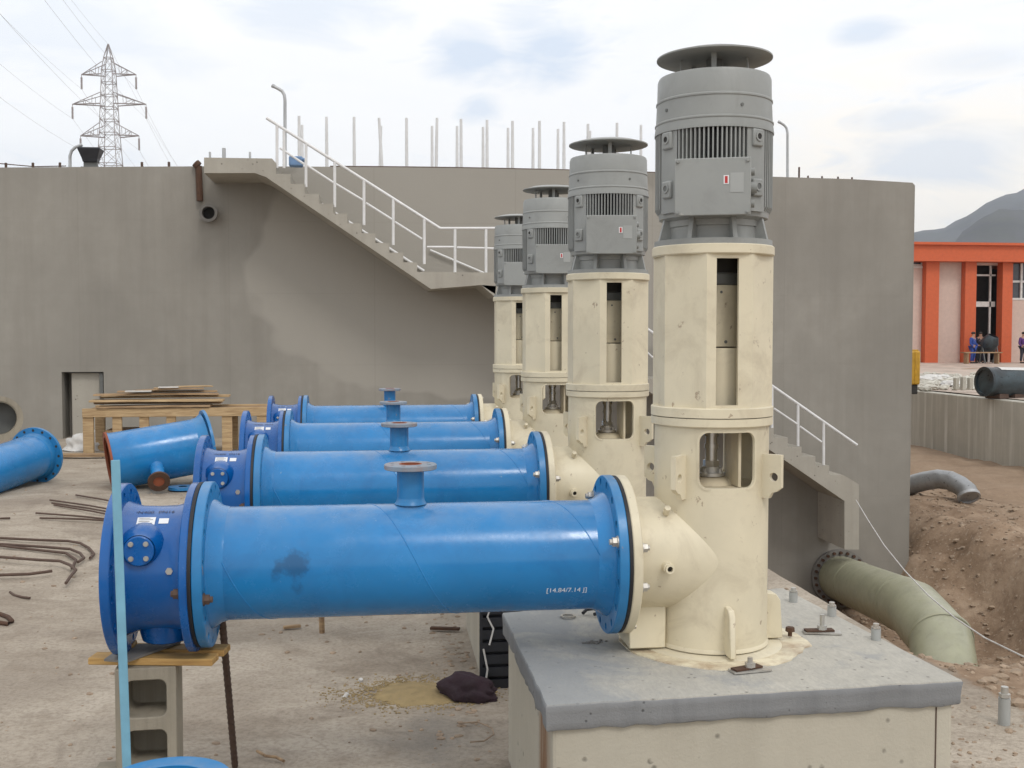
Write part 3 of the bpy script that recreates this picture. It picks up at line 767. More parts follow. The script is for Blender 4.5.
def make_pump():
    root = thing('vertical_pump', '', 'pump', PUMP, 'vertical turbine pumps in a row')
    # --- discharge head
    mb = MB(); mb.ring(0.193, 0.208, 0.018, wz(1.422), n=96)
    head = mb.build('discharge_head', M['cream'], root)
    cmb = MB(); cmb.prism([(x, z + wz(1.305)) for x, z in rrect(0.208, 0.196, 0.035)], -0.4, 0.4, 'xz')
    cut(head, cmb)
    # window frame lip
    mb = MB(); outer = rrect(0.226, 0.214, 0.042); inner = rrect(0.210, 0.198, 0.035)
    def on(x, z, r): a = x / 0.208; return (r * math.sin(a), -r * math.cos(a), z + wz(1.305))
    mb.rings([[on(x, z, 0.2075) for x, z in outer], [on(x, z, 0.2105) for x, z in outer], [on(x, z, 0.2105) for x, z in inner], [on(x, z, 0.2) for x, z in inner]], True, (False, False))
    mb.build('window_rim', M['cream'], head)
    mb = MB(); mb.cyl((0, 0, 0.02), (0, 0, wz(1.20)), 0.19, n=48); mb.lathe([(0.09, wz(1.20)), (0.075, wz(1.215)), (0.05, wz(1.225))], cap=(False, True), n=32)
    mb.box((0.062, -0.06, wz(1.31)), (0.010, 0.16, 0.215)); mb.box((-0.075, 0.05, wz(1.31)), (0.012, 0.10, 0.215))
    mb.build('seal_chamber', M['cream_in'], root)
    mb = MB(); mb.cyl((0, 0, wz(1.2)), (0, 0, wz(1.95)), 0.019, n=20)
    mb.cyl((0, 0, wz(1.375)), (0, 0, wz(1.395)), 0.027, n=20); mb.cyl((0, 0, wz(1.262)), (0, 0, wz(1.285)), 0.030, n=6)
    sh = mb.build('shaft', M['steel'], root)
    mb = MB(); mb.cyl((0, 0, wz(1.228)), (0, 0, wz(1.240)), 0.05, n=28); mb.cyl((-0.0, 0, wz(1.240)), (0, 0, wz(1.262)), 0.034, n=20)
    for k in range(4): hexbolt(mb, (0.04 * math.cos(k * PI / 2 + .7), 0.04 * math.sin(k * PI / 2 + .7), wz(1.24)), (0, 0, 1), 0.007, 0.012)
    mb.build('gland', M['zinc'], root)
    mb = MB(); mb.cyl((0, 0, wz(1.285)), (0, 0, wz(1.375)), 0.022, n=20)
    mb.cyl((0, 0, wz(1.33)), (0, 0, wz(1.345)), 0.026, n=20); mb.build('shaft_sleeve', M['steel'], root)
    # nozzle
    mb = MB(); mb.cyl((-0.34, 0, 0.346), (-0.02, 0, 0.346), 0.205, n=96, cap=(False, True)); 
    mb.lathe([(0.205, -0.02), (0.211, -0.008), (0.211, 0.0)], (-0.325, 0, 0.346), (-1, 0, 0), 64)
    mb.build('outlet_nozzle', M['cream'], root)
    mb = MB(); mb.lathe([(0.15, 0), (0.283, 0), (0.287, 0.004), (0.287, 0.030), (0.283, 0.034), (0.15, 0.034)], (-0.357, 0, 0.346), (1, 0, 0), 96)
    nf = mb.build('nozzle_flange', M['cream'], root)
    cmb = MB()
    for k in range(16):
        a = 2 * PI * (k + .5) / 16; cmb.cyl((-0.31, math.sin(a) * 0.258, 0.346 + math.cos(a) * 0.262), (-0.352, math.sin(a) * 0.258, 0.346 + math.cos(a) * 0.262), 0.014, n=10)
    cut(nf, cmb)
    for ang in (200, 255, 285, 20, 110):
        a = R(ang); mb = MB(); q = (-0.323, math.sin(a) * 0.262, 0.346 + math.cos(a) * 0.262); hexbolt(mb, q, (1, 0, 0), 0.016, 0.015, 0.012)
        mb.build('flange_nut', M['zinc'], nf)
    mb = MB(); mb.cyl((-0.22, -0.20, 0.335), (-0.22, -0.235, 0.335), 0.020, n=16); mb.ring(0.010, 0.016, 0.0, 0.014, (-0.22, -0.235, 0.335), (0, -1, 0), 16)
    mb.build('gauge_boss', M['cream'], root)
    mb = MB(); mb.cyl((-0.22, -0.2352, 0.335), (-0.22, -0.236, 0.335), 0.0105, n=12); mb.build('boss_hole', M['dark'], root)
    mb = MB(); mb.cyl((-0.205, -0.13, 0.512), (-0.205, -0.155, 0.535), 0.012, n=6); mb.build('plug', M['cream'], root)
    # base
    mb = MB(); mb.lathe([(0.10, 0.0), (0.262, 0.0), (0.262, 0.008), (0.258, 0.011), (0.10, 0.018)], n=64)
    mb.build('base_plate', M['cream'], root)
    mb = MB(); mb.lathe([(0.208, 0.018), (0.2135, 0.018), (0.2135, 0.022), (0.208, 0.032)], n=64); mb.build('weld_bead', M['cream'], root)
    mb = MB(); mb.box((-0.262, 0, 0.10), (0.135, 0.20, 0.165)); mb.build('nozzle_foot', M['cream'], root, bevel=0.004)
    for ang in (-90, 0, 60, 120):
        mb = MB(); a = R(ang); u = Vector((math.cos(a), math.sin(a), 0)); w = Vector((-u.y, u.x, 0))
        th = 0.011 if ang != 0 else 0.03
        mb.rings([[tuple(u * r_ + w * s_ + Vector((0, 0, z_))) for r_, z_ in ((0.20, 0.018), (0.272, 0.018), (0.262, 0.16), (0.245, 0.185), (0.20, 0.19))] for s_ in (-th, th)])
        mb.build('rib', M['cream'], root, bevel=0.003)
    for ang in (-45, 45, 135, -135):
        mb = MB(); a = R(ang); u = Vector((math.cos(a), math.sin(a), 0)); w = Vector((-u.y, u.x, 0))
        mb.rings([[tuple(u * r_ + w * s_ + Vector((0, 0, z_))) for r_, z_ in ((0.195, wz(1.165)), (0.235, wz(1.165)), (0.245, wz(1.185)), (0.262, wz(1.19)), (0.280, wz(1.205)), (0.280, wz(1.322)), (0.195, wz(1.322)))] for s_ in (-0.010, 0.010)])
        lug = mb.build('lifting_lug', M['cream'], root)
        cmb = MB(); q = u * 0.252 + Vector((0, 0, wz(1.242))); cmb.cyl(q - w * 0.05, q + w * 0.05, 0.016, n=16); cut(lug, cmb)
    # mid flanges
    mb = MB(); mb.lathe([(0.19, wz(1.420)), (0.216, wz(1.420)), (0.221, wz(1.424)), (0.221, wz(1.451)), (0.19, wz(1.452))], n=80); mb.build('lower_flange', M['cream'], root)
    mb = MB(); mb.lathe([(0.18, wz(1.4535)), (0.222, wz(1.4545)), (0.222, wz(1.486)), (0.218, wz(1.489)), (0.18, wz(1.489))], n=80); mb.build('upper_flange', M['cream'], root)
    # stool: octagonal, slotted front and back
    mb = MB(); mb.ring(0.200, 0.217, wz(1.488), wz(2.030), n=8)
    # rotate so a flat faces -y
    bmesh.ops.rotate(mb.bm, verts=mb.bm.verts, cent=(0, 0, 0), matrix=Matrix.Rotation(R(22.5), 3, 'Z'))
    stool = mb.build('motor_stool', M['cream'], root, smooth=20)
    cmb = MB(); cmb.box((-0.008, -0.2, wz(1.757)), (0.080, 0.3, 0.515)); cut(stool, cmb)
    mb = MB(); mb.ring(0.012, 0.105, wz(1.705), wz(1.925), n=48); g = mb.build('coupling_guard', M['cream'], root)
    mb = MB(); mb.ring(0.06, 0.140, wz(1.489), wz(1.70), n=48); mb.build('inner_sleeve', M['cream'], root)
    mb = MB(); mb.cyl((0.018, -0.102, wz(1.722)), (0.018, -0.1055, wz(1.722)), 0.006, n=10); mb.cyl((0.0, -0.103, wz(1.90)), (0.0, -0.1065, wz(1.90)), 0.005, n=10); mb.build('screw', M['dgray'], g)
    mb = MB(); mb.cyl((0, 0, wz(1.925)), (0, 0, wz(2.03)), 0.10, n=32); mb.build('motor_bore_dark', M['dark'], root)  # near-black cylinder: shade of the slot's upper interior put into its colour
    mb = MB(); mb.lathe([(0.10, wz(1.925)), (0.105, wz(1.93)), (0.105, wz(1.965)), (0.1, wz(1.97))], n=40); mb.build('bearing_ring', M['dgray'], root)
    mb = MB(); mb.cyl((0, 0, wz(1.50)), (0, 0, wz(1.56)), 0.06, 0.045, n=32); mb.build('seal_cap', M['cream_in'], root)
    mb = MB(); mb.lathe([(0.10, wz(2.030)), (0.217, wz(2.030)), (0.221, wz(2.034)), (0.221, wz(2.062)), (0.217, wz(2.066)), (0.10, wz(2.066))], n=80); mb.build('top_flange', M['cream'], root)
    # --- motor
    mot = MB(); mot.ring(0.10, 0.213, wz(2.066), wz(2.086), n=64); mot.cyl((0, 0, wz(2.08)), (0, 0, wz(2.18)), 0.165, 0.165, n=48)
    motor = mot.build('motor', M['gray'], root)
    for k in range(8):
        a = R(k * 45 + 22.5 - 90); u = Vector((math.cos(a), math.sin(a), 0)); w = Vector((-u.y, u.x, 0))
        mb = MB(); mb.rings([[tuple(u * r_ + w * s_ + Vector((0, 0, z_))) for r_, z_ in ((0.15, wz(2.086)), (0.208, wz(2.086)), (0.188, wz(2.165)), (0.15, wz(2.165)))] for s_ in (-0.008, 0.008)])
        mb.build('skirt_rib', M['gray'], motor)
    mb = MB(); mb.lathe([(0.15, wz(2.125)), (0.17, wz(2.135)), (0.172, wz(2.155)), (0.196, wz(2.165)), (0.200, wz(2.19)), (0.17, wz(2.20))], n=64); mb.build('lower_shield', M['gray'], motor)
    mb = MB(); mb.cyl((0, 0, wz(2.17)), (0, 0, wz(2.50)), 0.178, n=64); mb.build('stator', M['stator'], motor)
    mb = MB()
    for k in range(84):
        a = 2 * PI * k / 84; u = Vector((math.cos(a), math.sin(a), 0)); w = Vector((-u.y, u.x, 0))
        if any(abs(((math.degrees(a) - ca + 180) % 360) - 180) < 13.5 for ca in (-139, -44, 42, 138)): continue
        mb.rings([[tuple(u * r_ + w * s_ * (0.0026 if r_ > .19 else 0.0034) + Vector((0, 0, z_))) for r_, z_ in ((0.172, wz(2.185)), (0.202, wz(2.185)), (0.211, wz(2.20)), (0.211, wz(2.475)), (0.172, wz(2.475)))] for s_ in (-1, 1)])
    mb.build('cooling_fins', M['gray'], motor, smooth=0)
    # corner plates with bosses
    for ca in (-90 - 49, -90 + 46, 90 - 48, 90 + 48):
        mb = MB(); arc = [R(ca + k * 3.0) for k in range(-4, 5)]
        o_ = [(0.209 * math.cos(a), 0.209 * math.sin(a)) for a in arc] + [(0.18 * math.cos(a), 0.18 * math.sin(a)) for a in reversed(arc)]
        mb.prism(o_, wz(2.18), wz(2.47)); pl = mb.build('corner_plate', M['gray'], motor)
        for zc in (2.435, 2.262):
            a = R(ca); u = Vector((math.cos(a), math.sin(a), 0)); mt = Matrix.Translation(u * 0.209 + Vector((0, 0, wz(zc)))) @ Matrix.Rotation(a, 4, 'Z')
            mb = MB(); mb.box((0, 0, 0), (0.020, 0.05, 0.062), 0, mt); b_ = mb.build('boss', M['gray'], pl, bevel=0.006, seg=2)
            p0 = mt @ Vector((0.0102, 0, 0.004)); mb = MB(); mb.cyl(p0, p0 + u * 0.0012, 0.0105, n=16); mb.build('bolt_hole', M['dark'] if zc > 2.3 else M['dgray'], pl)
            mb = MB(); mb.ring(0.0106, 0.0165, 0, 0.004, p0 - u * 0.0005, u, 20); mb.build('boss_ring', M['gray'], pl)
    # terminal box
    zc = wz(2.255)
    mb = MB(); mb.box((0.0, -0.205, zc), (0.235, 0.09, 0.182)); tb = mb.build('terminal_box', M['gray'], motor, bevel=0.006, seg=2)
    mb = MB(); mb.box((0.0, -0.2535, zc), (0.258, 0.012, 0.196)); mb.build('box_lid', M['gray'], tb, bevel=0.003, seg=2)
    for sx in (-1, 1):
        for sz in (-1, 1):
            mb = MB(); hexbolt(mb, (sx * 0.118, -0.2595, zc + sz * 0.087), (0, -1, 0), 0.005, 0.003); mb.build('lid_screw', M['gray'], tb)
    mb = MB(); mb.box((0.082, -0.2603, zc + 0.012), (0.045, 0.0012, 0.066)); mb.build('name_plate', M['lgray'], tb, smooth=0)
    mb = MB(); mb.box((0.046, -0.2606, zc + 0.022), (0.018, 0.0012, 0.030)); mb.build('warning_sticker', M['sticker'], tb, smooth=0)
    mb = MB(); mb.box((0.046, -0.2615, zc + 0.022), (0.0095, 0.0012, 0.024)); mb.build('red_symbol', M['red'], tb, smooth=0)
    mb = MB(); mb.cyl((0.118, -0.20, zc + 0.0), (0.15, -0.20, zc), 0.02, n=16); mb.cyl((0.118, -0.20, zc - 0.055), (0.142, -0.20, zc - 0.055), 0.014, n=16); mb.cyl((0.118, -0.20, zc + 0.055), (0.142, -0.20, zc + 0.055), 0.014, n=16)
    mb.build('cable_gland', M['gray'], tb)
    # eye lifting lugs
    # fan cover
    mb = MB(); mb.lathe([(0.185, wz(2.472)), (0.2145, wz(2.468)), (0.2145, wz(2.474)), (0.211, wz(2.500)), (0.2135, wz(2.503)), (0.2135, wz(2.507)), (0.2095, wz(2.511)), (0.2065, wz(2.578)), (0.2095, wz(2.581)), (0.2095, wz(2.586)), (0.2055, wz(2.590)), (0.204, wz(2.662)), (0.199, wz(2.674)), (0.17, wz(2.678)), (0.12, wz(2.66)), (0.02, wz(2.66))], n=80)
    fc = mb.build('fan_cover', M['gray'], motor)
    for a in (-52, 28, 128, 208):
        u = Vector((math.sin(R(a)), -math.cos(R(a)), 0)); p0 = u * 0.2085 + Vector((0, 0, wz(2.545))); mb = MB(); mb.cyl(p0 - u * 0.004, p0 + u * 0.003, 0.006, n=10); mb.build('screw', M['dgray'], fc)
    mb = MB(); mb.lathe([(0.0, wz(2.745)), (0.203, wz(2.741)), (0.208, wz(2.743)), (0.208, wz(2.748)), (0.15, wz(2.765)), (0.05, wz(2.775)), (0.001, wz(2.776))], n=80)
    mb.build('rain_cap', M['gray'], motor)
    for a in (-80, 0, 80, 160, 220):
        u = Vector((math.sin(R(a)), -math.cos(R(a)), 0)); mb = MB(); mb.box(u * 0.12 + Vector((0, 0, wz(2.706))), (0.018, 0.006, 0.078), R(a)); mb.build('cap_bracket', M['gray'], motor)
    mb = MB(); mb.cyl((0, 0, wz(2.65)), (0, 0, wz(2.746)), 0.03, n=20); mb.build('cap_post', M['dgray'], motor)
    return root
pump0 = make_pump()
plabels = ['nearest cream vertical pump with gray motor and round rain cap', 'second cream and gray pump back from the camera', 'third cream and gray pump back, half hidden by the second', 'farthest and smallest cream and gray pump in the row']
pumps = [pump0]
for i in range(1, 4):
    c = copy_tree(pump0); c.location = PUMP + Vector((0, STEP * i, 0)); pumps.append(c)
for i, p_ in enumerate(pumps):
    p_['label'] = plabels[i]
    for ch in bpy.data.objects:
        if ch.parent == p_ and ch.name.startswith('motor') and not ch.name.startswith(('motor_s', 'motor_b')):
            ch.rotation_euler.z = R([-18, -8, -6, -6][i])

# painted ring, studs, wedges around the base of pump 1 (and rings under the others)
for i in range(4):
    mb = MB(); n = 72; r1 = []
    for k in range(n):
        a = 2 * PI * k / n; rr = 0.335 + 0.018 * mnoise.noise(Vector((math.cos(a) * 2.5, math.sin(a) * 2.5, i))) + 0.008 * mnoise.noise(Vector((math.cos(a) * 9, math.sin(a) * 9, i)))
        if -0.3 < math.sin(a) < 0.5 and math.cos(a) > 0.5: rr += 0.03
        r1.append((rr * math.cos(a), rr * math.sin(a)))
    mb.rings([[(x * 1.01, y * 1.01, -0.02) for x, y in r1], [(x, y, 0.006) for x, y in r1], [(x * 0.6, y * 0.6, 0.008) for x, y in r1]])
    o = mb.build('grout_pad', M['paint_spill']); o.location = PUMP + Vector((0, STEP * i, 0))
    tag(o, ['cream painted grout pad with ragged rusty rim under the nearest pump', 'cream grout pad under the second pump', 'cream grout pad under the third pump', 'cream grout pad under the farthest pump'][i], 'grout pad', 'grout pads under the pumps')
def on_slab(px, py, z=0.604): q = atz(px, py, z); return q
for i, (px, py) in enumerate([(657, 643), (790, 636)]):
    q = on_slab(px, py, 0.612)
    t_ = thing('anchor_bolt', ['rusty bolt head on the cream pad left of the pump base', 'rusty bolt head on the cream pad right of the pump base'][i], 'bolt', q, 'rusty bolts on the pump pad')
    mb = MB(); mb.cyl((0, 0, 0), (0, 0, 0.02), 0.008, n=10); mb.build('shank', M['rust'], t_)
    mb = MB(); mb.cyl((0, 0, 0.018), (0, 0, 0.034), 0.018, 0.016, n=6); mb.build('head', M['rust'], t_)
for i, (px, py, rz, stud) in enumerate([(750, 671, 0.15, 0.035), (822, 633, -0.25, 0.06)]):
    q = on_slab(px, py)
    t_ = thing('steel_wedge', ['pair of small steel shim plates in front of the pump base', 'pair of steel shim plates with a stud right of the pump base'][i], 'shim', q, 'steel shims round the pump base')
    mb = MB(); mb.box((0, 0, 0.004), (0.14, 0.05, 0.006), rz); mb.build('lower_plate', M['zinc'], t_, smooth=0)
    mb = MB(); mb.box((-0.01, 0.004, 0.011), (0.11, 0.035, 0.006), rz + 0.2); mb.build('upper_plate', M['rust'], t_, smooth=0)
    mb = MB(); mb.cyl((0.0, 0.0, 0.01), (0.0, 0.0, 0.012 + stud), 0.009, n=10); mb.cyl((0, 0, 0.014), (0, 0, 0.03), 0.018, n=6); mb.build('stud', M['zinc'], t_)
# sleeved anchor studs along the right edge and on the apron
for i, (px, py, z, h) in enumerate([(772, 590, 0.60, 0.075), (802, 603, 0.60, 0.065), (841, 617, 0.60, 0.06), (886, 641, 0.60, 0.065), (1004, 724, 0.0, 0.17)]):
    q = atz(px, py, z)
    if i < 4: q.x -= 0.035; q.y += 0.01
    t_ = thing('anchor_stud', ['anchor stud at the far corner of the nearest slab, farthest of the four', 'anchor stud on the right slab edge, second from the far corner', 'anchor stud on the right slab edge, third from the far corner', 'anchor stud on the right slab edge nearest the camera', 'taller anchor stud in a white sleeve on the ground right of the plinth'][i], 'anchor stud', q, 'anchor studs in pale sleeves')
    if i == 4: r_ = 0.026
    else: r_ = 0.018
    mb = MB(); mb.cyl((0, 0, -0.01), (0, 0, h * 0.7), r_, n=14); mb.build('sleeve', M['lgray'], t_)
    mb = MB(); mb.cyl((0, 0, h * 0.7), (0, 0, h), r_ * 0.62, n=12); mb.cyl((0, 0, h * 0.72), (0, 0, h * 0.82), r_ * 0.95, n=6); mb.build('stud', M['zinc'], t_)
# bits on the slab
q = on_slab(568, 617); mb = MB(); mb.ring(0.022, 0.031, 0, 0.005, (0, 0, 0), n=24); o = mb.build('washer', M['zinc']); o.location = q + Vector((0, 0, 0.002)); tag(o, 'loose steel washer ring on the slab under the pipe', 'washer')
q = on_slab(593, 616); mb = MB(); mb.tube([(-.04, .01, .01), (-.02, .03, .02), (.01, .02, .025), (.03, -.01, .015), (.0, -.02, .012)], 0.007, 8); o = mb.build('wire_scrap', M['black']); o.location = q; tag(o, 'twist of dark wire scrap on the slab under the pipe flange', 'wire scrap')
sp = [((q.x + random.gauss(0, .025), q.y + random.gauss(0, .014), 0.604), random.uniform(0.004, 0.010)) for q in [on_slab(592, 642)] for _ in range(22)]
tag(stones('mortar_crumbs', M['ply'], sp), 'dark mortar crumbs on the slab in front of the flange', 'crumbs')
P_ = [atz(px, py, 0.625) for px, py in ((622, 634), (630, 640), (638, 641), (645, 645), (652, 643))]
mb = MB(); mb.tube(P_, 0.0028, 6); tag(mb.build('wire_scrap', M['rust'], origin=P_[0]), 'thin rusty wire lying beside the left pad bolt', 'wire scrap')

# ------------------------------------------------------------------ blue pipes
PZ = 0.946; PY0 = 3.928
def flange_obj(name, x0, x1, r, m, parent, hub=None, holes=16, bore=0.19, rh=0.014, rc=0.262):
    mb = MB(); e = 0.003
    mb.lathe([(bore, x0), (r - e, x0), (r, x0 + e), (r, x1 - e), (r - e, x1), (bore, x1), (bore, x0)], (0, 0, 0), (1, 0, 0), 96, False)
    bmesh.ops.remove_doubles(mb.bm, verts=mb.bm.verts, dist=1e-6)
    o = mb.build(name, m, parent)
    cmb = MB()
    for k in range(holes):
        a = 2 * PI * (k + .5) / holes; cmb.cyl((x0 - 0.01, math.sin(a) * rc, math.cos(a) * rc), (x1 + 0.01, math.sin(a) * rc, math.cos(a) * rc), rh, n=12)
    cut(o, cmb); return o
def make_pipe():
    # local origin at pipe centre line, x measured from site x = 0
    root = thing('blue_pipe', '', 'pipe', (0, PY0, PZ), 'blue discharge pipes in a row')
    mb = MB(); mb.cyl((-0.58, 0, 0), (0.845, 0, 0), 0.197, n=96, cap=(False, False)); mb.cyl((-0.58, 0, 0), (0.845, 0, 0), 0.188, n=96, cap=(False, False))
    # helical weld
    pts = []
    for k in range(0, 400):
        a = k / 400 * 2 * PI * 2.15 + 0.9; x = -0.56 + 1.38 * k / 400
        pts.append((x, -math.sin(a) * 0.1962, math.cos(a) * 0.1962))
    mb.tube(pts, 0.0026, 6)
    body = mb.build('pipe_barrel', M['blue'], root)
    f1 = flange_obj('flange', -0.598, -0.564, 0.287, M['blue_flange'], root)
    f2 = flange_obj('flange', 0.826, 0.860, 0.287, M['blue_flange'], root)
    for x, s in ((-0.564, 1), (0.826, -1)):
        mb = MB(); mb.lathe([(0.224, 0.0), (0.219, 0.012), (0.204, 0.03), (0.1972, 0.055)], (x, 0, 0), (s, 0, 0), 80); mb.build('hub', M['blue'], f1 if s > 0 else f2)
    for x in (-0.612, 0.861):
        mb = MB(); mb.ring(0.19, 0.285, 0, 0.012, (x, 0, 0), (1, 0, 0), 96); mb.build('gasket', M['black'], root)
    for x, s, fl in ((-0.564, 1, f1), (0.826, -1, f2)):
        for ang in ((255, 60, 150) if s > 0 else (290, 45, 130)):
            a = R(ang); q = (x, math.sin(a) * 0.262, math.cos(a) * 0.262)
            mb = MB(); hexbolt(mb, q, (s, 0, 0), 0.017, 0.016, 0.014); mb.build('flange_bolt', M['zinc'] if s < 0 else M['rebar'], fl)
    # branch
    bx = 0.1236
    mb = MB(); mb.cyl((bx, 0, 0.18), (bx, 0, 0.315), 0.048, n=40, cap=(False, False)); mb.lathe([(0.058, 0.190), (0.051, 0.20), (0.048, 0.212)], (bx, 0, 0), (0, 0, 1), 40)
    br = mb.build('branch', M['blue_flange'], root)
    mb = MB(); mb.lathe([(0.038, 0.3135), (0.090, 0.3135), (0.094, 0.316), (0.094, 0.330), (0.091, 0.3325), (0.041, 0.3325), (0.038, 0.330), (0.038, 0.3135)], (bx, 0, 0), (0, 0, 1), 56)
    bmesh.ops.remove_doubles(mb.bm, verts=mb.bm.verts, dist=1e-6)
    bf = mb.build('branch_flange', M['grayblue'], br)
    cmb = MB()
    for k in range(8):
        a = 2 * PI * (k + .5) / 8; cmb.cyl((bx + 0.07 * math.cos(a), 0.07 * math.sin(a), 0.30), (bx + 0.07 * math.cos(a), 0.07 * math.sin(a), 0.35), 0.0085, n=10)
    cut(bf, cmb)
    mb = MB(); mb.ring(0.034, 0.0405, 0.16, 0.3335, (bx, 0, 0), (0, 0, 1), 40); mb.cyl((bx, 0, 0.2), (bx, 0, 0.21), 0.036, n=24); mb.build('bore', M['rustin'], br)
    return root
M['grayblue'] = simple('worn_gray_blue_flange', (0.22, 0.27, 0.33), 0.6, dirt=(0.30, 0.16, 0.10), dirt_amt=0.7, dscale=14)
pipe0 = make_pipe()
pl = ['nearest blue steel pipe with branch stub and bolted round flanges', 'second blue pipe back, behind the nearest one', 'third blue pipe back, ending at the third pump', 'farthest blue pipe in the row before the wall']
pipes = [pipe0]
for ch in bpy.data.objects:
    if ch.parent == pipe0 and ch.name.startswith('branch'): ch.location.z += 0.008
for i in range(1, 4):
    c = copy_tree(pipe0); c.location = Vector((0, PY0 + STEP * i, PZ)); pipes.append(c)
for i, p_ in enumerate(pipes): p_['label'] = pl[i]
def pipefn(x0, ang0, s=1.0, r=0.1979):
    def fn(x, y):
        a = ang0 + y / r * s   # angle measured up from -y
        return Vector((x0 + x, -math.cos(a) * r, math.sin(a) * r))
    return fn
text_on('marker_writing', '[14.84/7.14 J]', 0.027, pipefn(0.66, R(-27)), M['chalk'], pipes[0])
def stained():
    src = M['blue']; m = src.copy(); m.name = 'blue_pipe_paint_oil_smudge'; t = m.node_tree; b = t.nodes['Principled BSDF']
    c0 = b.inputs['Base Color'].links[0].from_socket
    g = N(t, 'ShaderNodeTexCoord'); d = N(t, 'ShaderNodeVectorMath', operation='DISTANCE'); t.links.new(g.outputs['Object'], d.inputs[0]); d.inputs[1].default_value = (-0.283, -0.198, 0.02)
    nn = noise(t, g.outputs['Object'], 14, 6, 0.65)
    k = ramp(t, mth(t, 'ADD', d.outputs['Value'], mth(t, 'MULTIPLY', mth(t, 'SUBTRACT', nn, 0.5), 0.22)), [(0.028, 0.62), (0.062, 0.0)])
    t.links.new(mix(t, k, c0, (0.008, 0.05, 0.13)), b.inputs['Base Color'])
    return m
for ch in bpy.data.objects:
    if ch.parent == pipes[0] and ch.name.startswith('pipe_barrel'):
        ch.data = ch.data.copy(); ch.data.materials[0] = stained()
mb = MB()
def stain(mb, x0, a0, w, h, seed, r=0.2045):
    n = 26; pts = []
    for k in range(n):
        t2 = 2 * PI * k / n; rr = 1 + 0.35 * mnoise.noise(Vector((math.cos(t2) * 1.5, math.sin(t2) * 1.5, seed)))
        x = x0 + w * rr * math.cos(t2); a = a0 + h * rr * math.sin(t2) / r
        pts.append((x, a))
    c_ = mb.bm.verts.new((x0, -math.cos(a0) * r, math.sin(a0) * r)); prev = None
    R1 = [mb.bm.verts.new(((x + x0) / 2, -math.cos((a + a0) / 2) * r, math.sin((a + a0) / 2) * r)) for x, a in pts]
    R2 = [mb.bm.verts.new((x, -math.cos(a) * (r - .001), math.sin(a) * (r - .001))) for x, a in pts]
    for k in range(n):
        j = (k + 1) % n; mb.bm.faces.new((c_, R1[k], R1[j])); mb.bm.faces.new((R1[k], R2[k], R2[j], R1[j]))
# ------------------------------------------------------------------ valves
def make_valve():
    root = thing('check_valve', '', 'valve', (0, PY0, PZ), 'dark blue valves on the pipe ends')
    mb = MB(); xa, xb = -0.875, -0.66
    mb.lathe([(0.23, xa + 0.0), (0.222, xa + 0.02), (0.214, xa + 0.05), (0.212, xa + 0.11), (0.214, xb - 0.05), (0.222, xb - 0.02), (0.232, xb)], (0, 0, 0), (1, 0, 0), 96)
    mb.lathe([(0.19, -0.91), (0.19, -0.63)], (0, 0, 0), (1, 0, 0), 64)
    mb.build('valve_body', M['dblue'], root)
    f = flange_obj('valve_flange', xa - 0.032, xa, 0.294, M['dblue'], root, rh=0.013)
    g = flange_obj('valve_flange', xb, xb + 0.026, 0.292, M['dblue'], root, rh=0.013)
    cx_ = -0.765
    cx_ = -0.795; bz = 0.10
    mb = MB(); mb.lathe([(0.078, -0.12), (0.076, -0.172), (0.064, -0.195), (0.055, -0.205), (0.052, -0.218)], (cx_, 0, bz), (0, 1, 0), 48)
    # lathe axis +y with negative heights puts it on the camera side
    bs = mb.build('shaft_boss', M['dblue'], root)
    mb = MB(); mb.cyl((cx_, -0.215, bz), (cx_, -0.228, bz), 0.050, n=40); mb.build('cover_plate', M['dblue'], bs, bevel=0.004, seg=2)
    for k in range(4):
        a = R(45 + 90 * k); mb = MB(); hexbolt(mb, (cx_ + 0.034 * math.cos(a), -0.228, bz + 0.034 * math.sin(a)), (0, -1, 0), 0.007, 0.005); mb.build('cover_bolt', M['zinc'], bs)
    mb = MB(); mb.lathe([(0.094, -0.17), (0.090, -0.205), (0.084, -0.232), (0.079, -0.250), (0.070, -0.256), (0.0, -0.256)], (cx_ + 0.042, 0, 0), (0, 0, 1), 40); mb.build('drain_cap', M['dblue'], root)
    mb = MB(); mb.cyl((-0.70, -0.20, 0.03), (-0.70, -0.222, 0.03), 0.012, n=6); mb.build('vent_plug', M['zinc'], root)
    for ang in (262,):
        a = R(ang); mb = MB(); hexbolt(mb, (xb, math.sin(a) * 0.262, math.cos(a) * 0.262), (-1, 0, 0), 0.017, 0.016, 0.012); mb.build('flange_bolt', M['rebar'], g)
    rr = 0.2145
    def patch(x0, x1, a0, a1, m, name, r=rr, par=root):
        mb = MB(); n = 8; rows = []
        for j in range(2):
            x = (x0, x1)[j]; rows.append([mb.bm.verts.new((x, -math.cos(R(a0 + (a1 - a0) * k / n)) * r, math.sin(R(a0 + (a1 - a0) * k / n)) * r)) for k in range(n + 1)])
        for k in range(n): mb.bm.faces.new((rows[0][k], rows[1][k], rows[1][k + 1], rows[0][k + 1]))
        return mb.build(name, m, par, smooth=0)
    s1 = patch(-0.822, -0.762, 53, 63, M['sticker'], 'label_sticker')
    for k in range(4): patch(-0.816, -0.770 - 0.01 * (k % 2), 54.5 + k * 2.2, 55.1 + k * 2.2, M['ply'], 'printed_line', rr + 0.0006, s1)
    patch(-0.750, -0.718, 54, 61, M['sticker'], 'label_sticker')
    text_on('marker_writing', 'DN400  PN16', 0.024, pipefn(-0.775, R(71), 1, rr + 0.0012), M['ink'], root)
    return root
valve0 = make_valve()
vl = ['nearest dark blue valve with round cover and white stickers, above the hollow block', 'second dark blue valve back, on the second blue pipe', 'third dark blue valve back, on the third blue pipe', 'farthest dark blue valve, on the last blue pipe']
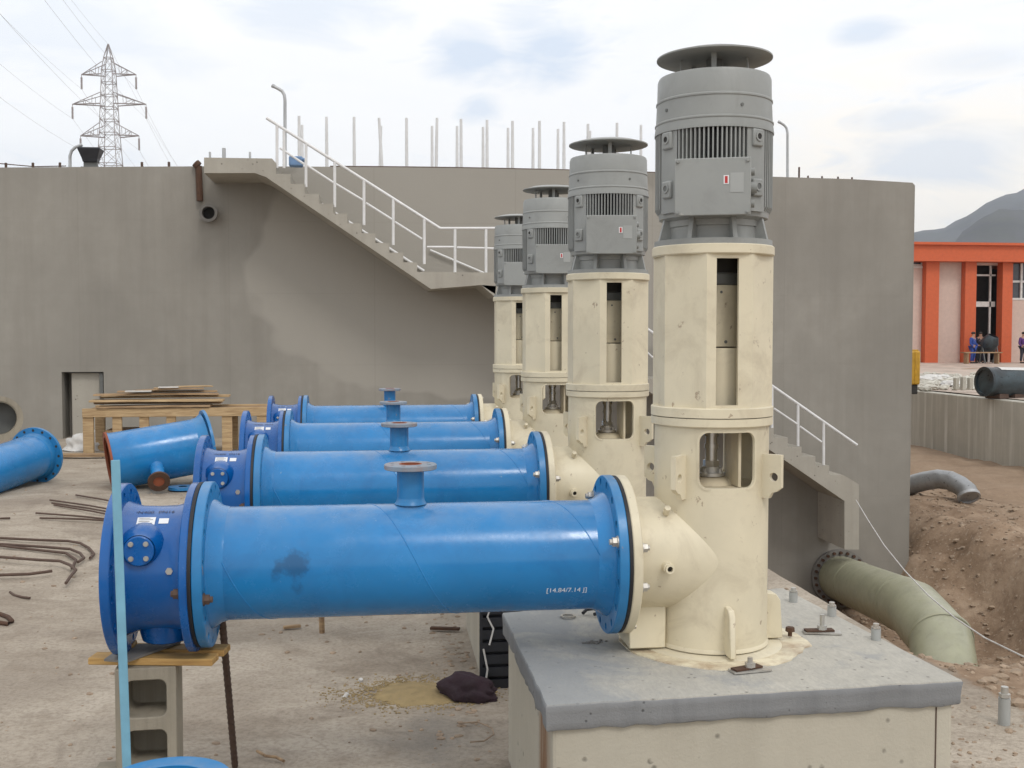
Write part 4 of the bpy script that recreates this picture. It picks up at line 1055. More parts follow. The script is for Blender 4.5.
for i in range(4):
    v_ = valve0 if i == 0 else copy_tree(valve0)
    v_.location = Vector((0.022, PY0 + STEP * i, PZ - 0.008)); v_['label'] = vl[i]
# swing disc inside near valve (rust stub seen below the flange hole) skipped: not visible

# ------------------------------------------------------------------ supports below the near valve
def block(label, c, rot=0, upright=True):
    # outer 0.19 x 0.39 x 0.19 deep, two through cells facing -y
    L, Wd, Dp = 0.385, 0.20, 0.19
    o = None
    mb = MB(); mb.box((0, 0, L / 2), (Wd, Dp, L)); o = mb.build('hollow_block', M['block'])
    cmb = MB()
    for zc in (0.105, 0.278):
        cmb.prism([(x, z + zc) for x, z in rrect(0.135, 0.128, 0.026)], -0.2, 0.07, 'xz')
    cut(o, cmb)
    md = o.modifiers.new('bevel', 'BEVEL'); md.width = 0.004; md.segments = 2; md.limit_method = 'ANGLE'; md.angle_limit = R(50)
    o.location = c; o.rotation_euler = (0, 0, rot)
    return tag(o, label, 'concrete block', 'concrete blocks propping the valve')
q = aty(149, 667, PY0 - 0.10)
BX = q.x - 0.015
b1 = block('upright hollow concrete block with two open cells under the valve', (BX, PY0 - 0.02, 0.232), 0.06)
b2 = block('lower concrete block lying flat beneath the upright one', (BX + 0.19, PY0 - 0.02, 0.115), 0.0); b2.rotation_euler = (0, R(-90), 0); b2.scale = (1.15, 1, 1)
ztop = 0.232 + 0.385
def plank(name, label, a, b, w, th, mat, group=None, cat='plank', warp=0.0, lift=None):
    a, b = Vector(a), Vector(b); d = (b - a); L = d.length; u = d.normalized(); n_ = Vector((0, 0, 1)); sd = u.cross(n_).normalized(); up_ = sd.cross(u)
    mb = MB(); k = 6; rings = []
    for i in range(k + 1):
        f = i / k; c = a + d * f + up_ * (warp * math.sin(PI * f)) ; j = 0.03 * w
        rings.append([c + sd * (w / 2 + random.uniform(-j, j)) - up_ * th / 2, c + sd * (w / 2) + up_ * th / 2, c - sd * (w / 2) + up_ * th / 2, c - sd * (w / 2 + random.uniform(-j, j)) - up_ * th / 2])
    mb.rings(rings)
    mid = (a + b) / 2
    rot = Matrix((u, -sd, up_)).transposed()
    for v in mb.bm.verts: v.co = rot.inverted() @ (v.co - mid)
    o = mb.build(name, mat, smooth=0, bevel=min(0.003, th * 0.2)); o.location = mid; o.rotation_euler = rot.to_euler()
    return tag(o, label, cat, group)
plank('timber_batten', 'short yellow timber batten on the hollow block, near one', (BX - 0.19, PY0 - 0.02, ztop + 0.013), (BX + 0.235, PY0 - 0.09, ztop + 0.013), 0.075, 0.024, M['ywood'], 'timber battens on the hollow block')
plank('timber_batten', 'short yellow timber batten on the hollow block, far one under the valve', (BX - 0.14, PY0 + 0.085, ztop + 0.013), (BX + 0.26, PY0 + 0.02, ztop + 0.013), 0.08, 0.024, M['ywood'], 'timber battens on the hollow block')
mb = MB(); pp = [(BX - 0.13, PY0 - 0.11), (BX - 0.05, PY0 - 0.14), (BX + 0.09, PY0 + 0.08), (BX - 0.10, PY0 + 0.06)]
mb.prism(pp, ztop + 0.027, ztop + 0.034); tag(mb.build('sheet_scrap', M['ply'], origin=(BX, PY0, ztop + 0.027), smooth=0), 'thin gray board scrap wedged on the battens under the valve', 'board scrap')
plank('packing_piece', 'small timber packing piece between batten and valve flange', (BX - 0.13, PY0 + 0.05, ztop + 0.036), (BX - 0.06, PY0 + 0.05, ztop + 0.036), 0.06, 0.018, M['ywood'], cat='wood packing')

# pale blue strip leaning on the near valve
a = aty(115.5, 460, 3.60); b_ = aty(131, 880, 3.50); b_.z = max(b_.z, 0.0)
d_ = (b_ - a); b_ = a + d_ * (a.z / -d_.z) if d_.z < 0 else b_
plank('flat_bar', 'long pale blue flat bar standing upright against the nearest valve', b_, a, 0.027, 0.008, M['paleblue'], cat='flat bar')
# dark rebar prop
a = aty(221.5, 612, PY0 + 0.10); b_ = atz(235, 766, 0.0)
mb = MB(); mb.tube([b_, a.lerp(b_, 0.5), a], 0.0125, 10)
for k in range(28):
    c = b_.lerp(a, (k + .5) / 28); dd = (a - b_).normalized(); mb.cyl(c, c + dd * 0.006, 0.0142, n=10)
tag(mb.build('steel_prop', M['rebar'], origin=b_), 'dark steel rod propping up the nearest blue pipe by its flange', 'rod')
a = atz(322, 633, 0); mb = MB(); mb.tube([a, a + Vector((-0.01, 0.0, 0.6))], 0.016, 8)
tag(mb.build('steel_prop', M['owood'], origin=a), 'thin brown prop standing below the second blue pipe', 'rod')
# upright blue pipe piece at the bottom edge
q = aty(176, 762, 3.02)
t_ = thing('pipe_offcut', 'upright blue flanged pipe piece whose rim just enters at the bottom edge', 'pipe', (q.x, 2.88, 0))
zt = q.z + 0.006
mb = MB(); mb.ring(0.105, 0.115, 0.0, zt - 0.02, n=56); mb.build('barrel', M['blue'], t_)
mb = MB(); mb.ring(0.105, 0.165, zt - 0.02, zt, n=64); rim = mb.build('rim_flange', M['blue_flange'], t_, bevel=0.002)

# ------------------------------------------------------------------ under-pipe clutter
mb = MB(); c0 = atz(420, 692, 0.0); n = 40; rs = []
def blobring(sc, z): return [(c0.x + sc * 0.40 * (1 + 0.35 * mnoise.noise(Vector((math.cos(2 * PI * k / n) * 1.6, math.sin(2 * PI * k / n) * 1.6, 5)))) * math.cos(2 * PI * k / n), c0.y + sc * 0.24 * (1 + 0.35 * mnoise.noise(Vector((math.cos(2 * PI * k / n) * 1.6, math.sin(2 * PI * k / n) * 1.6, 8)))) * math.sin(2 * PI * k / n), z + 0.004 * mnoise.noise(Vector((k * .9, sc * 9, 0)))) for k in range(n)]
mb.rings([blobring(0.85, -0.012), blobring(0.6, 0.003), blobring(0.45, 0.010), blobring(0.3, 0.016), blobring(0.1, 0.018)])
tag(mb.build('sand', M['sand'], smooth=60), 'thin spill of ochre sand under the pipe beside the cloth bundle', 'sand', kind='stuff')
sp = []
for _ in range(2600):
    a = random.random() * 2 * PI; r_ = abs(random.gauss(0.62, 0.26))
    x, y = c0.x + 0.42 * r_ * math.cos(a), c0.y + 0.25 * r_ * math.sin(a)
    sp.append(((x, y, height(x, y) + 0.002), random.uniform(0.002, 0.0065)))
tag(stones('sand_grains', M['sand'], sp), 'loose ochre sand grains around the sand spill', 'sand')
# cloth bundle
q = atz(470, 697, 0.0)
mb = MB(); res = bmesh.ops.create_icosphere(mb.bm, subdivisions=4, radius=1)
for v in res['verts']:
    p_ = v.co.copy(); k = 1 + 0.28 * mnoise.fractal(p_ * 1.5, 0.9, 2, 4) + 0.16 * abs(mnoise.noise(Vector((p_.x * 2 + p_.y * 5, p_.z * 4, 3))))
    taper = 1 - 0.35 * abs(p_.x) ** 2
    v.co = Vector((p_.x * 0.150 * k, p_.y * 0.085 * k * taper, max(-0.02, p_.z * 0.085 * k * taper * (1.1 - 0.25 * p_.x)) + 0.02))
bmesh.ops.rotate(mb.bm, verts=mb.bm.verts, cent=(0, 0, 0), matrix=Matrix.Rotation(R(-24), 3, 'Z'))
bmesh.ops.translate(mb.bm, verts=mb.bm.verts, vec=q)
tag(mb.build('cloth_bundle', M['cloth'], origin=q, smooth=70), 'crumpled dark maroon cloth bundle lying beside the plinth foot', 'cloth')
# black slotted crate / form panel against the second plinth
a = atz(481, 688, 0); b_ = atz(504, 690, 0)
t_ = thing('plastic_crate', 'black slatted plastic panel standing in the gap beside the nearest plinth', 'crate', (a.x, a.y, 0))
Wp = 0.20
mb = MB()
mb.box((0.0, 0, 0.27), (0.014, 0.03, 0.54)); mb.box((Wp, 0, 0.27), (0.014, 0.03, 0.54))
mb.build('frame', M['plastic'], t_, smooth=0)
mb = MB()
for k in range(9): mb.box((Wp / 2, 0.0, 0.02 + k * 0.062), (Wp - 0.014, 0.022, 0.045))
mb.build('slats', M['plastic'], t_, smooth=0)
mb = MB(); mb.box((Wp / 2, 0.018, 0.27), (Wp - 0.014, 0.006, 0.54)); mb.build('back_panel', M['black'], t_, smooth=0)
for k, pts in enumerate([[(0.02, -.02, .50), (0.05, -.025, .42), (0.03, -.02, .36), (0.06, -.022, .30), (0.04, -.02, 0.22)], [(0.09, -.02, .52), (0.13, -.03, .45), (0.17, -.02, .43)], [(0.01, -.02, .2), (0.03, -.022, .1), (0.02, -.02, .03)]]):
    mb = MB(); mb.tube(pts, 0.005, 6); tag(mb.build('torn_strip', M['bag'], t_), None)
o_ = [('rust_chip', 445, 631, 0.17, 0.03, M['rust'], 'flat rusty brown strip lying on the ground under the pipe', -0.15), ('broken_stick', 292, 629, 0.10, 0.03, M['owood'], 'small dark broken stick on the ground left of the prop', 0.1)]
for nm, px, py, L, w, m_, lab, rz in o_:
    q = atz(px, py, 0.0); plank(nm, lab, (q.x - L / 2, q.y - rz * L, 0.014), (q.x + L / 2, q.y + rz * L, 0.016), w, 0.016, m_, cat='scrap')
for i, (px, py) in enumerate([(360, 682), (345, 697)]):
    q = atz(px, py, 0.0); mb = MB(); mb.cyl((0, 0, -0.004), (0, 0, 0.022), 0.012, 0.010, n=8); o = mb.build('bottle_top', M['bag']); o.location = q
    o.rotation_euler = (0.5, 0.3, i); tag(o, ['small white cap on the ground, farther of two', 'small white cap on the ground, nearer of two'][i], 'cap')
P_ = [atz(px, py, 0.012) for px, py in ((458, 723), (478, 722), (492, 728), (494, 734), (484, 741), (470, 742))]
mb = MB(); mb.tube(P_, 0.0035, 6); tag(mb.build('wire_scrap', M['rock'], origin=P_[0]), 'bent thin wire on the ground left of the nearest plinth', 'wire scrap')
P_ = [atz(px, py, 0.012) for px, py in ((257, 751), (266, 756), (276, 757), (284, 761))]
mb = MB(); mb.tube(P_, 0.006, 6); tag(mb.build('twig', M['owood'], origin=P_[0]), 'small twig on the ground right of the dark steel rod', 'twig')

# ------------------------------------------------------------------ rebars on the ground at left
gb = 'loose reinforcing bars on the ground'
bent = [([(-60, 537), (0, 538), (40, 540), (68, 541), (80, 543), (89, 548), (94, 554), (90, 558)], 'outermost bent rusty bar, farthest of the hooked pile'),
        ([(-60, 541), (0, 544), (45, 547), (70, 549), (80, 553), (84, 558), (78, 562)], 'second bent rusty bar of the hooked pile'),
        ([(-60, 553), (0, 557), (40, 560), (60, 561), (70, 565), (76, 570), (70, 577), (66, 583)], 'bent rusty bar whose hook ends nearest the camera'),
        ([(-60, 544.5), (0, 545.5), (38, 550), (66, 553), (76, 560), (72, 568)], 'third bent rusty bar in the middle of the hooked pile'),
        ([(-60, 573), (0, 575), (30, 574), (52, 571)], 'straight dark bar half buried in front of the hooked pile')]
for i, (pp, lab) in enumerate(bent):
    P_ = [atz(px, py, 0.02 + 0.012 * (i % 3)) for px, py in pp]
    mb = MB(); mb.tube(P_, 0.011, 8); tag(mb.build('bent_rebar', M['rebar'], origin=P_[-1]), lab, 'rebar', gb)
strt = [((40, 518, 104, 518), 'short straight bar lying nearest, left of the pale blue bar'), ((50, 500, 106, 509), 'straight rusty bar, farthest of the fan of bars'), ((52, 503, 106, 512), 'straight rusty bar, second of the fan of bars'), ((54, 505, 106, 515), 'straight rusty bar, third of the fan of bars'), ((36, 513, 104, 517.5), 'straight rusty bar crossing below the fan of bars'), ((76, 495, 108, 502), 'short straight bar behind the fan of bars'), ((-10, 520.5, 10, 518), 'bar end entering at the left edge of the photo')]
for i, ((x0, y0, x1, y1), lab) in enumerate(strt):
    a, b_ = atz(x0, y0, 0.02), atz(x1 + (25 if x1 > 100 else 0), y1 + (4 if x1 > 100 else 0), 0.02)
    mb = MB(); mb.tube([a, a.lerp(b_, 0.5) + Vector((0, 0, 0.008)), b_], 0.009, 8); tag(mb.build('straight_rebar', M['rebar'], origin=a), lab, 'rebar', gb)
P_ = [atz(px, py, 0.012) for px, py in ((10, 592), (14, 595), (22, 597), (30, 598))]
mb = MB(); mb.tube(P_, 0.008, 7); tag(mb.build('bent_rebar', M['rebar'], origin=P_[0]), 'tiny bent bar offcut lying alone in front of the hooked pile', 'rebar', gb)
P_ = [atz(px, py, 0.02) for px, py in ((-20, 612), (0, 614), (8, 617), (12, 621), (8, 624), (-4, 622), (-20, 620))]
mb = MB(); mb.tube(P_, 0.014, 8); tag(mb.build('bent_rebar', M['rust'], origin=P_[0]), 'rusty hooked bar at the left edge, nearest the camera', 'rebar', gb)

# ------------------------------------------------------------------ loose blue spool piece
def axis_pipe(name, label, A, B, r, flare=None, cat='pipe'):
    t_ = thing(name, label, cat, (A + B) / 2, world=True); return t_
A = atd(109, 462, 12.25); B = atd(209, 444, 12.95); rr = 0.325
A = CAM + ray(109, 462) * 12.38; B = CAM + ray(209, 444) * 12.86
ax = (B - A).normalized(); L = (B - A).length
sp_t = thing('pipe_spool', 'large loose blue pipe spool with rusty open end before the timber frame', 'pipe', (A + B) / 2, world=True)
mb = MB(); mb.lathe([(rr * 1.04, 0), (rr * 0.99, 0.05), (rr * 0.985, L * 0.6), (rr * 0.98, L - 0.05), (rr * 0.98, L)], A, ax, 64); mb.build('barrel', M['blue'], sp_t)
mb = MB(); mb.ring(rr * 0.86, rr * 1.05, -0.005, 0.018, A, ax, 64); mb.lathe([(rr * 0.95, 0.0), (rr * 0.95, L * 0.9), (0.01, L * 0.9)], A, ax, 48); mb.build('rusty_bore', M['rustin'], sp_t)
mb = MB(); mb.lathe([(rr * 0.9, L - 0.03), (rr * 1.24, L - 0.03), (rr * 1.25, L), (rr * 0.9, L), ], A, ax, 64); mb.lathe([(rr * 1.12, L - 0.05), (rr * 1.02, L - 0.1), (rr * 0.98, L - 0.16)], A, ax, 64)
mb.build('flange', M['blue_flange'], sp_t)
q = CAM + ray(159, 482) * 12.05; mid = A.lerp(B, 0.45); dv = (q - mid).normalized()
mb = MB(); mb.cyl(mid + dv * 0.28, q - dv * 0.03, 0.075, n=24); br = mb.build('branch', M['blue'], sp_t)
mb = MB(); mb.ring(0.06, 0.118, -0.03, 0.0, q, dv, 28); mb.build('branch_flange', M['rust'], br)
mb = MB(); mb.cyl(q - dv * 0.02, q - dv * 0.01, 0.061, n=20); mb.build('branch_bore', M['rustin'], br)
# timber bearer below it
q0 = atz(135, 492, 0); mb = MB()
# dusty blue patch right of it
q = atz(183, 489, 0.01); mb = MB(); mb.lathe([(0.05, 0.0), (0.16, 0.0), (0.16, 0.03), (0.05, 0.03)], (0, 0, 0), n=28); o = mb.build('blue_ring', M['blue_flange']); o.location = q; tag(o, 'small blue steel ring lying on the ground below the loose spool', 'ring')

# far-left blue flanged pipe
B = CAM + ray(37, 455) * 13.0; A = CAM + ray(-50, 487) * 11.5; ax = (A - B).normalized(); L = (A - B).length
t_ = thing('flanged_pipe', 'pale blue flanged pipe entering at the left edge of the photo', 'pipe', (A + B) / 2, world=True)
mb = MB(); mb.lathe([(0.26, 0.02), (0.26, L)], B, ax, 56); mb.build('barrel', M['blue'], t_)
mb = MB(); mb.lathe([(0.22, 0), (0.335, 0), (0.335, 0.035), (0.27, 0.035), (0.265, 0.08), (0.26, 0.12)], B, ax, 64); fl = mb.build('flange', M['blue_flange'], t_)
mb = MB(); u, w = mb.frame(ax)
for k in range(16):
    a = 2 * PI * k / 16; c = B + (u * math.cos(a) + w * math.sin(a)) * 0.302; mb.cyl(c + ax * 0.034, c + ax * 0.037, 0.016, n=10)
mb.build('bolt_holes', M['dark'], fl)
# gray ring pipe end above it
q = CAM + ray(-1, 418.5) * 14.8
t_ = thing('pipe_ring', 'gray open pipe ring leaning at the wall foot at the left edge', 'pipe', q, world=True)
mb = MB(); axr = Vector((0.35, -1, 0.05)).normalized(); mb.ring(0.235, 0.30, -0.03, 0.03, q, axr, 48); mb.ring(0.22, 0.237, -0.28, 0.02, q, axr, 48); mb.build('ring', M['block'], t_)
mb = MB(); mb.cyl(q - axr * 0.27, q - axr * 0.265, 0.22, n=32); mb.build('back_plate', M['dgray'], t_)

# ------------------------------------------------------------------ timber trestle with boards
yt = atz(87, 456, 0).y
def T(px, py, yy=None): return aty(px, py, yt if yy is None else yy)
tr = thing('board_trestle', 'long pale timber frame standing on short legs behind the loose spool', 'timber frame', T(175, 440), world=True)
tr.location.z = 0
a, b_ = T(82.5, 413), T(267, 412)
mb = MB(); mb.box(((a.x + b_.x) / 2, yt, a.z), (b_.x - a.x, 0.05, 0.125)); mb.build('front_rail', M['wood'], tr, bevel=0.004)
mb = MB(); mb.box(((a.x + b_.x) / 2, yt + 0.75, a.z), (b_.x - a.x, 0.05, 0.125)); mb.build('rear_rail', M['wood'], tr, bevel=0.004)
for px in (88, 227, 262):
    x = T(px, 430).x; mb = MB(); mb.box((x, yt + 0.03, (a.z - 0.05) / 2), (0.145, 0.06, a.z - 0.03)); mb.build('leg', M['wood'], tr, bevel=0.004)
    mb = MB(); mb.box((x, yt + 0.72, (a.z - 0.05) / 2), (0.14, 0.06, a.z - 0.03)); mb.build('leg', M['wood'], tr, bevel=0.004)
for px in (117, 144, 171, 198):
    x = T(px, 430).x; mb = MB(); mb.box((x, yt + 0.03, a.z - 0.31), (0.13, 0.05, 0.52)); mb.build('slat', M['wood'], tr, bevel=0.004)
mb = MB(); mb.box(((a.x + b_.x) / 2, yt + 0.40, a.z + 0.03), (b_.x - a.x - 0.05, 0.75, 0.025)); mb.build('deck', M['owood'], tr, smooth=0)
mb = MB(); mb.box((T(150, 430).x, yt + 0.4, 0.22), (1.35, 0.6, 0.03)); mb.box((T(150, 430).x, yt + 0.4, 0.34), (1.3, 0.6, 0.03)); mb.build('lower_shelf', M['owood'], tr, smooth=0)
zb = a.z + 0.0625
bo = [((97, 210), 0.10, 0.035, 'owood', 'dark lowest board of the stack on the timber frame', 0.0), ((90, 218), 0.35, 0.035, 'owood', 'second board up in the stack on the timber frame', 0.05),
      ((89, 222), 0.15, 0.035, 'wood', 'wide pale front board in the stack on the timber frame', 0.1), ((94, 225), 0.5, 0.035, 'wood', 'long pale board reaching furthest right in the stack', 0.1), ((91, 215), 0.28, 0.03, 'owood', 'brown board near the top of the stack', 0.2),
      ((112, 212), 0.45, 0.025, 'owood', 'upper board set back in the stack', 0.2), ((128, 200), 0.3, 0.02, 'owood', 'thin brown board second from the top of the stack', 0.15), ((150, 205), 0.5, 0.02, 'wood', 'short topmost board of the stack', 0.3)]
z = zb + 0.018
for i, ((p0, p1), dy, th, m_, lab, wv) in enumerate(bo):
    x0, x1 = T(p0, 400).x, T(p1, 400).x; tl = random.uniform(-0.012, 0.012)
    plank('loose_board', lab, (x0, yt + dy - wv * 0.5, z - tl), (x1, yt + dy + wv * 0.5, z + tl), 0.30 if th > 0.03 else 0.22, th * 0.8, M[m_], 'boards stacked on the timber frame', 'board', warp=random.uniform(0, 0.012))
    z += th + 0.006
for i, (p0, p1, dy) in enumerate([(156, 176, 0.2), (124, 150, 0.1)]):
    x0, x1 = T(p0, 388).x, T(p1, 388).x; zz_ = z - (0.01 if i == 0 else 0.06)
    mb = MB(); mb.box(((x0 + x1) / 2, yt + dy, zz_), (x1 - x0, 0.16, 0.014), 0.1); tag(mb.build('paper_scrap', M['bag'], origin=((x0 + x1) / 2, yt + dy, zz_), smooth=0), ['white scrap lying on top of the board stack', 'white scrap between the upper boards of the stack'][i], 'scrap')
# white sack + debris behind frame left leg
def lump(name, q, sx, sy, sz, m_, lab, cat, seed=0):
    mb = MB(); res = bmesh.ops.create_icosphere(mb.bm, subdivisions=4, radius=1)
    for v in res['verts']:
        p_ = v.co.copy(); k = 1 + 0.3 * mnoise.fractal(p_ * 1.7 + Vector((seed, 0, 0)), 0.9, 2, 4); v.co = Vector((p_.x * sx * k, p_.y * sy * k, max(-0.1 * sz, p_.z * sz * k)))
    o = mb.build(name, m_, smooth=70); o.location = q; return tag(o, lab, cat)
q = atz(78, 452, 0.02); q.y += 0.5; lump('white_sack', (q.x + 0.0, q.y, 0.03), 0.36, 0.25, 0.24, M['bag'], 'crumpled white plastic sack behind the left leg of the timber frame', 'sack', 3)
q = atz(95, 458, 0); plank('ground_plank', 'weathered dark plank on the ground at the foot of the timber frame', (q.x - 0.55, q.y + 0.05, 0.04), (q.x + 0.5, q.y - 0.05, 0.045), 0.16, 0.04, M['owood'])

# ------------------------------------------------------------------ green pipe in the pit
P0 = aty(838, 575, WY); P0.y = WY - 0.02; P0.z = aty(838, 577, WY).z
P1 = CAM + ray(914, 609) * 15.6; P2 = CAM + ray(941, 640) * 14.3; P3 = CAM + ray(948, 700) * 13.6
rp = 0.40
gp = thing('pit_pipe', 'big green-gray pipe bending down from the wall through the pit', 'pipe', P0, world=True)
path = [P0, P0.lerp(P1, 0.5), P1 + (P0 - P1).normalized() * 0.45, P1, P1 + (P2 - P1) * 0.5, P2, P2 + (P3 - P2) * 0.5, P3, P3 + (P3 - P2).normalized() * 1.0]
mb = MB(); mb.tube(path, rp, 48, (False, True)); mb.build('barrel', M['grp'], gp, smooth=50)
u1 = (P1 - P0).normalized()
mb = MB(); mb.ring(rp * 0.9, rp * 1.30, 0.0, 0.10, P0, u1, 56); mb.ring(rp * 0.9, rp * 1.28, 0.12, 0.20, P0, u1, 56); fl = mb.build('wall_flange', M['ply'], gp)
mb = MB(); u, w = mb.frame(u1)
for k in range(24):
    a = 2 * PI * k / 24; c = P0 + (u * math.cos(a) + w * math.sin(a)) * rp * 1.15; mb.cyl(c - u1 * 0.02, c + u1 * 0.26, 0.028, n=8)
mb.build('flange_bolts', M['rust'], fl)
for k, f in enumerate((0.30, 0.88)):
    c = P0.lerp(P1, f); mb = MB(); mb.lathe([(rp, -0.03), (rp * 1.02, -0.012), (rp * 1.02, 0.012), (rp, 0.03)], c, u1, 56); mb.build('joint_seam', M['grp'], gp)
c = P2; mb = MB(); mb.lathe([(rp, -0.03), (rp * 1.03, -0.012), (rp * 1.03, 0.012), (rp, 0.03)], c, (P3 - P1), 56); mb.build('joint_seam', M['grp'], gp)
# white hose strung over the pit
pp = [(856, 500, 17.9), (868, 520, 16.8), (884, 545, 15.3), (905, 571, 13.6), (928, 595, 12.0), (955, 618, 10.6), (985, 638, 9.5), (1024, 657, 8.4), (1120, 690, 7.0)]
P_ = [CAM + ray(a, b) * c for a, b, c in pp]
mb = MB(); mb.tube(P_, 0.0075, 8); tag(mb.build('hose', M['bag'], origin=P_[0]), 'thin white hose hanging from the stair pier across the pit', 'hose')

# silver elbow pipe on the terrace
pts = [(880, 492, 25.0), (912, 484.5, 24.4), (925, 481, 24.2), (938, 479, 24.0), (950, 480.5, 23.8), (960, 485.5, 23.6), (967, 491, 23.4), (969, 497, 23.3)]
P_ = [CAM + ray(a, b) * c for a, b, c in pts]
t_ = thing('elbow_pipe', 'silver gray elbow pipe lying on the earth terrace beyond the wall end', 'pipe', P_[3], world=True)
mb = MB(); mb.tube(P_, [0.21] * 7 + [0.22], 28); mb.build('barrel', M['silver'], t_, smooth=50)
mb = MB(); d_ = (P_[-1] - P_[-2]).normalized(); mb.ring(0.19, 0.235, -0.05, 0.02, P_[-1], d_, 28); mb.build('rim', M['galv'], t_)

# ------------------------------------------------------------------ retaining wall and yard
rw = thing('retaining_wall', 'streaked pale concrete retaining wall below the orange building', 'wall', (17.1, 30, -2.4), world=True)
mb = MB(); mb.box((17.175, 33, -1.50), (0.35, 62, 2.90)); mb.build('wall', M['rwall'], rw, smooth=0, bevel=0.02)
def Y(px, py, z=-0.02): return atz(px, py, z)
# black pipe on the yard edge
q = Y(985, 393); dpt = q.length
A = CAM + ray(985, 381.5) * 30.5; B = CAM + ray(1100, 384) * 31.5; A.z = 0.62 * 0 + A.z
t_ = thing('black_pipe', 'thick black coated pipe resting on blocks at the yard edge', 'pipe', A, world=True)
ax = (B - A).normalized(); L = (B - A).length
mb = MB(); mb.lathe([(0.40, 0), (0.40, L)], A, ax, 48, cap=(False, True)); mb.build('barrel', M['blackpipe'], t_)
mb = MB(); mb.ring(0.33, 0.41, -0.04, 0.03, A, ax, 48); mb.cyl(A - ax * 0.0, A + ax * 0.01, 0.34, n=32); mb.build('end_cap', M['blackpipe'], t_)
for k, f in enumerate((0.4, 0.9, 2.4)):
    c = A + ax * f; mb = MB(); mb.box((c.x, c.y, (c.z - 0.36) / 2), (0.35, 0.5, max(0.05, c.z - 0.36 + 0.08)), 0.3); o = mb.build('bearer_block', M['rebar'], origin=(c.x, c.y, 0), smooth=0); tag(o, ['bearer block under the open end of the black pipe', 'second bearer block under the black pipe', 'bearer block under the black pipe outside the frame'][k], 'block', 'bearer blocks under the black pipe')
c = A + ax * 1.9; 
mb = MB(); rows = []
u = Vector((0, 0, 1)); sd = ax.cross(u).normalized()
for f in (0.35, 3.5):
    rows.append([A + ax * f + (sd * math.sin(R(a)) + u * math.cos(R(a))) * 0.412 for a in range(-38, 39, 6)])
rows = [rows[0], rows[1]]
mb.rings(rows, False, (False, False)); tag(mb.build('white_top_strip', M['bag'], t_), 'white strip along the top of the pipe')  # white strip following the curve along the pipe's top
# small pale posts
for i, px in enumerate((956, 963, 970, 978)):
    q = CAM + ray(px, 388.5) * 33.5; mb = MB(); mb.box((0, 0, 0.15), (0.13, 0.13, 0.36 + 0.05 * (i % 2)), 0.2); o = mb.build('stub_post', M['rwall'], smooth=0, bevel=0.01); o.location = (q.x, q.y, q.z + 0.0)
    tag(o, f'short pale concrete stub post left of the black pipe, {ordn[i]} from the left', 'post', 'stub posts in the yard')
# white rubble sheet in the yard
sp = []
for _ in range(500):
    px = random.uniform(905, 985); py = random.choice([random.uniform(378, 386), random.uniform(374, 390)])
    q = Y(px, py, 0.0); sp.append(((q.x, q.y, 0.03), random.choice([0.04, 0.07, 0.1, 0.16])))
tag(stones('yard_rubble', M['rwall'], sp), 'pale rubble strewn over the yard in front of the orange building', 'rubble')
for i, (px, py, s) in enumerate([(930, 381, 0.55), (942, 379, 0.35), (952, 386, 0.4)]):
    q = Y(px, py, 0.0); lump('white_sack', (q.x, q.y, 0.05), s, s * 0.6, s * 0.35, M['bag'], ['largest white sack heap in the yard near the yellow skip', 'small white sack in the yard behind the heap', 'white sack in the yard nearest the stub posts'][i], 'sack', i * 7)
q = CAM + ray(917, 386) * 33; t_ = thing('yellow_tank', 'tall yellow steel tank on a dark base just beyond the wall end', 'tank', (q.x - 0.78, q.y, -0.03))
mb = MB(); mb.box((0, 0, 0.78), (1.3, 0.9, 1.0)); mb.build('tank_body', M['yellow'], t_, bevel=0.05, seg=3)
mb = MB(); mb.box((0, 0, 0.14), (1.2, 0.8, 0.28)); mb.build('tank_base', M['dark'], t_, bevel=0.02)
mb = MB()
for sx in (-.5, 0, .5): mb.box((sx, -0.456, 0.78), (0.05, 0.02, 0.94))
mb.box((0, 0, 1.3), (1.2, 0.8, 0.04)); mb.build('ribs', M['yellow'], t_, smooth=0)

# ------------------------------------------------------------------ orange building
BY = 60.0
def Bp(px, py): q = aty(px, py, BY); return q.x, q.z
bl = thing('orange_building', 'long low building with orange roof band, orange pillars and beige panels', 'building', (Bp(960, 366)[0], BY, 0), world=True)
x0, x1 = Bp(800, 0)[0], Bp(1400, 0)[0]
zb_ = 0.0; zt = Bp(912, 246)[1]; zf = Bp(912, 262)[1]
zg = Bp(940, 368)[1]
def bb(name, xa, xb, za, zb2, ya, yb, m_, par=bl, bev=0.0):
    mb = MB(); mb.box(((xa + xb) / 2, (ya + yb) / 2, (za + zb2) / 2), (xb - xa, yb - ya, zb2 - za)); return mb.build(name, m_, par, smooth=0, bevel=bev)
bb('roof_band', x0, x1, zf, zt, BY - 0.9, BY + 14, M['orange'])
bb('roof_top', x0 - 0.2, x1, zt + 0.003, zt + 0.15, BY - 1.1, BY + 14.2, M['orange'])
bb('base_step', x0, x1, -0.1, zg, BY - 0.8, BY + 0.2, M['beige'])
bb('rear_hall', x0, x1, 0, zf - 0.01, BY + 6, BY + 13, M['dark'])
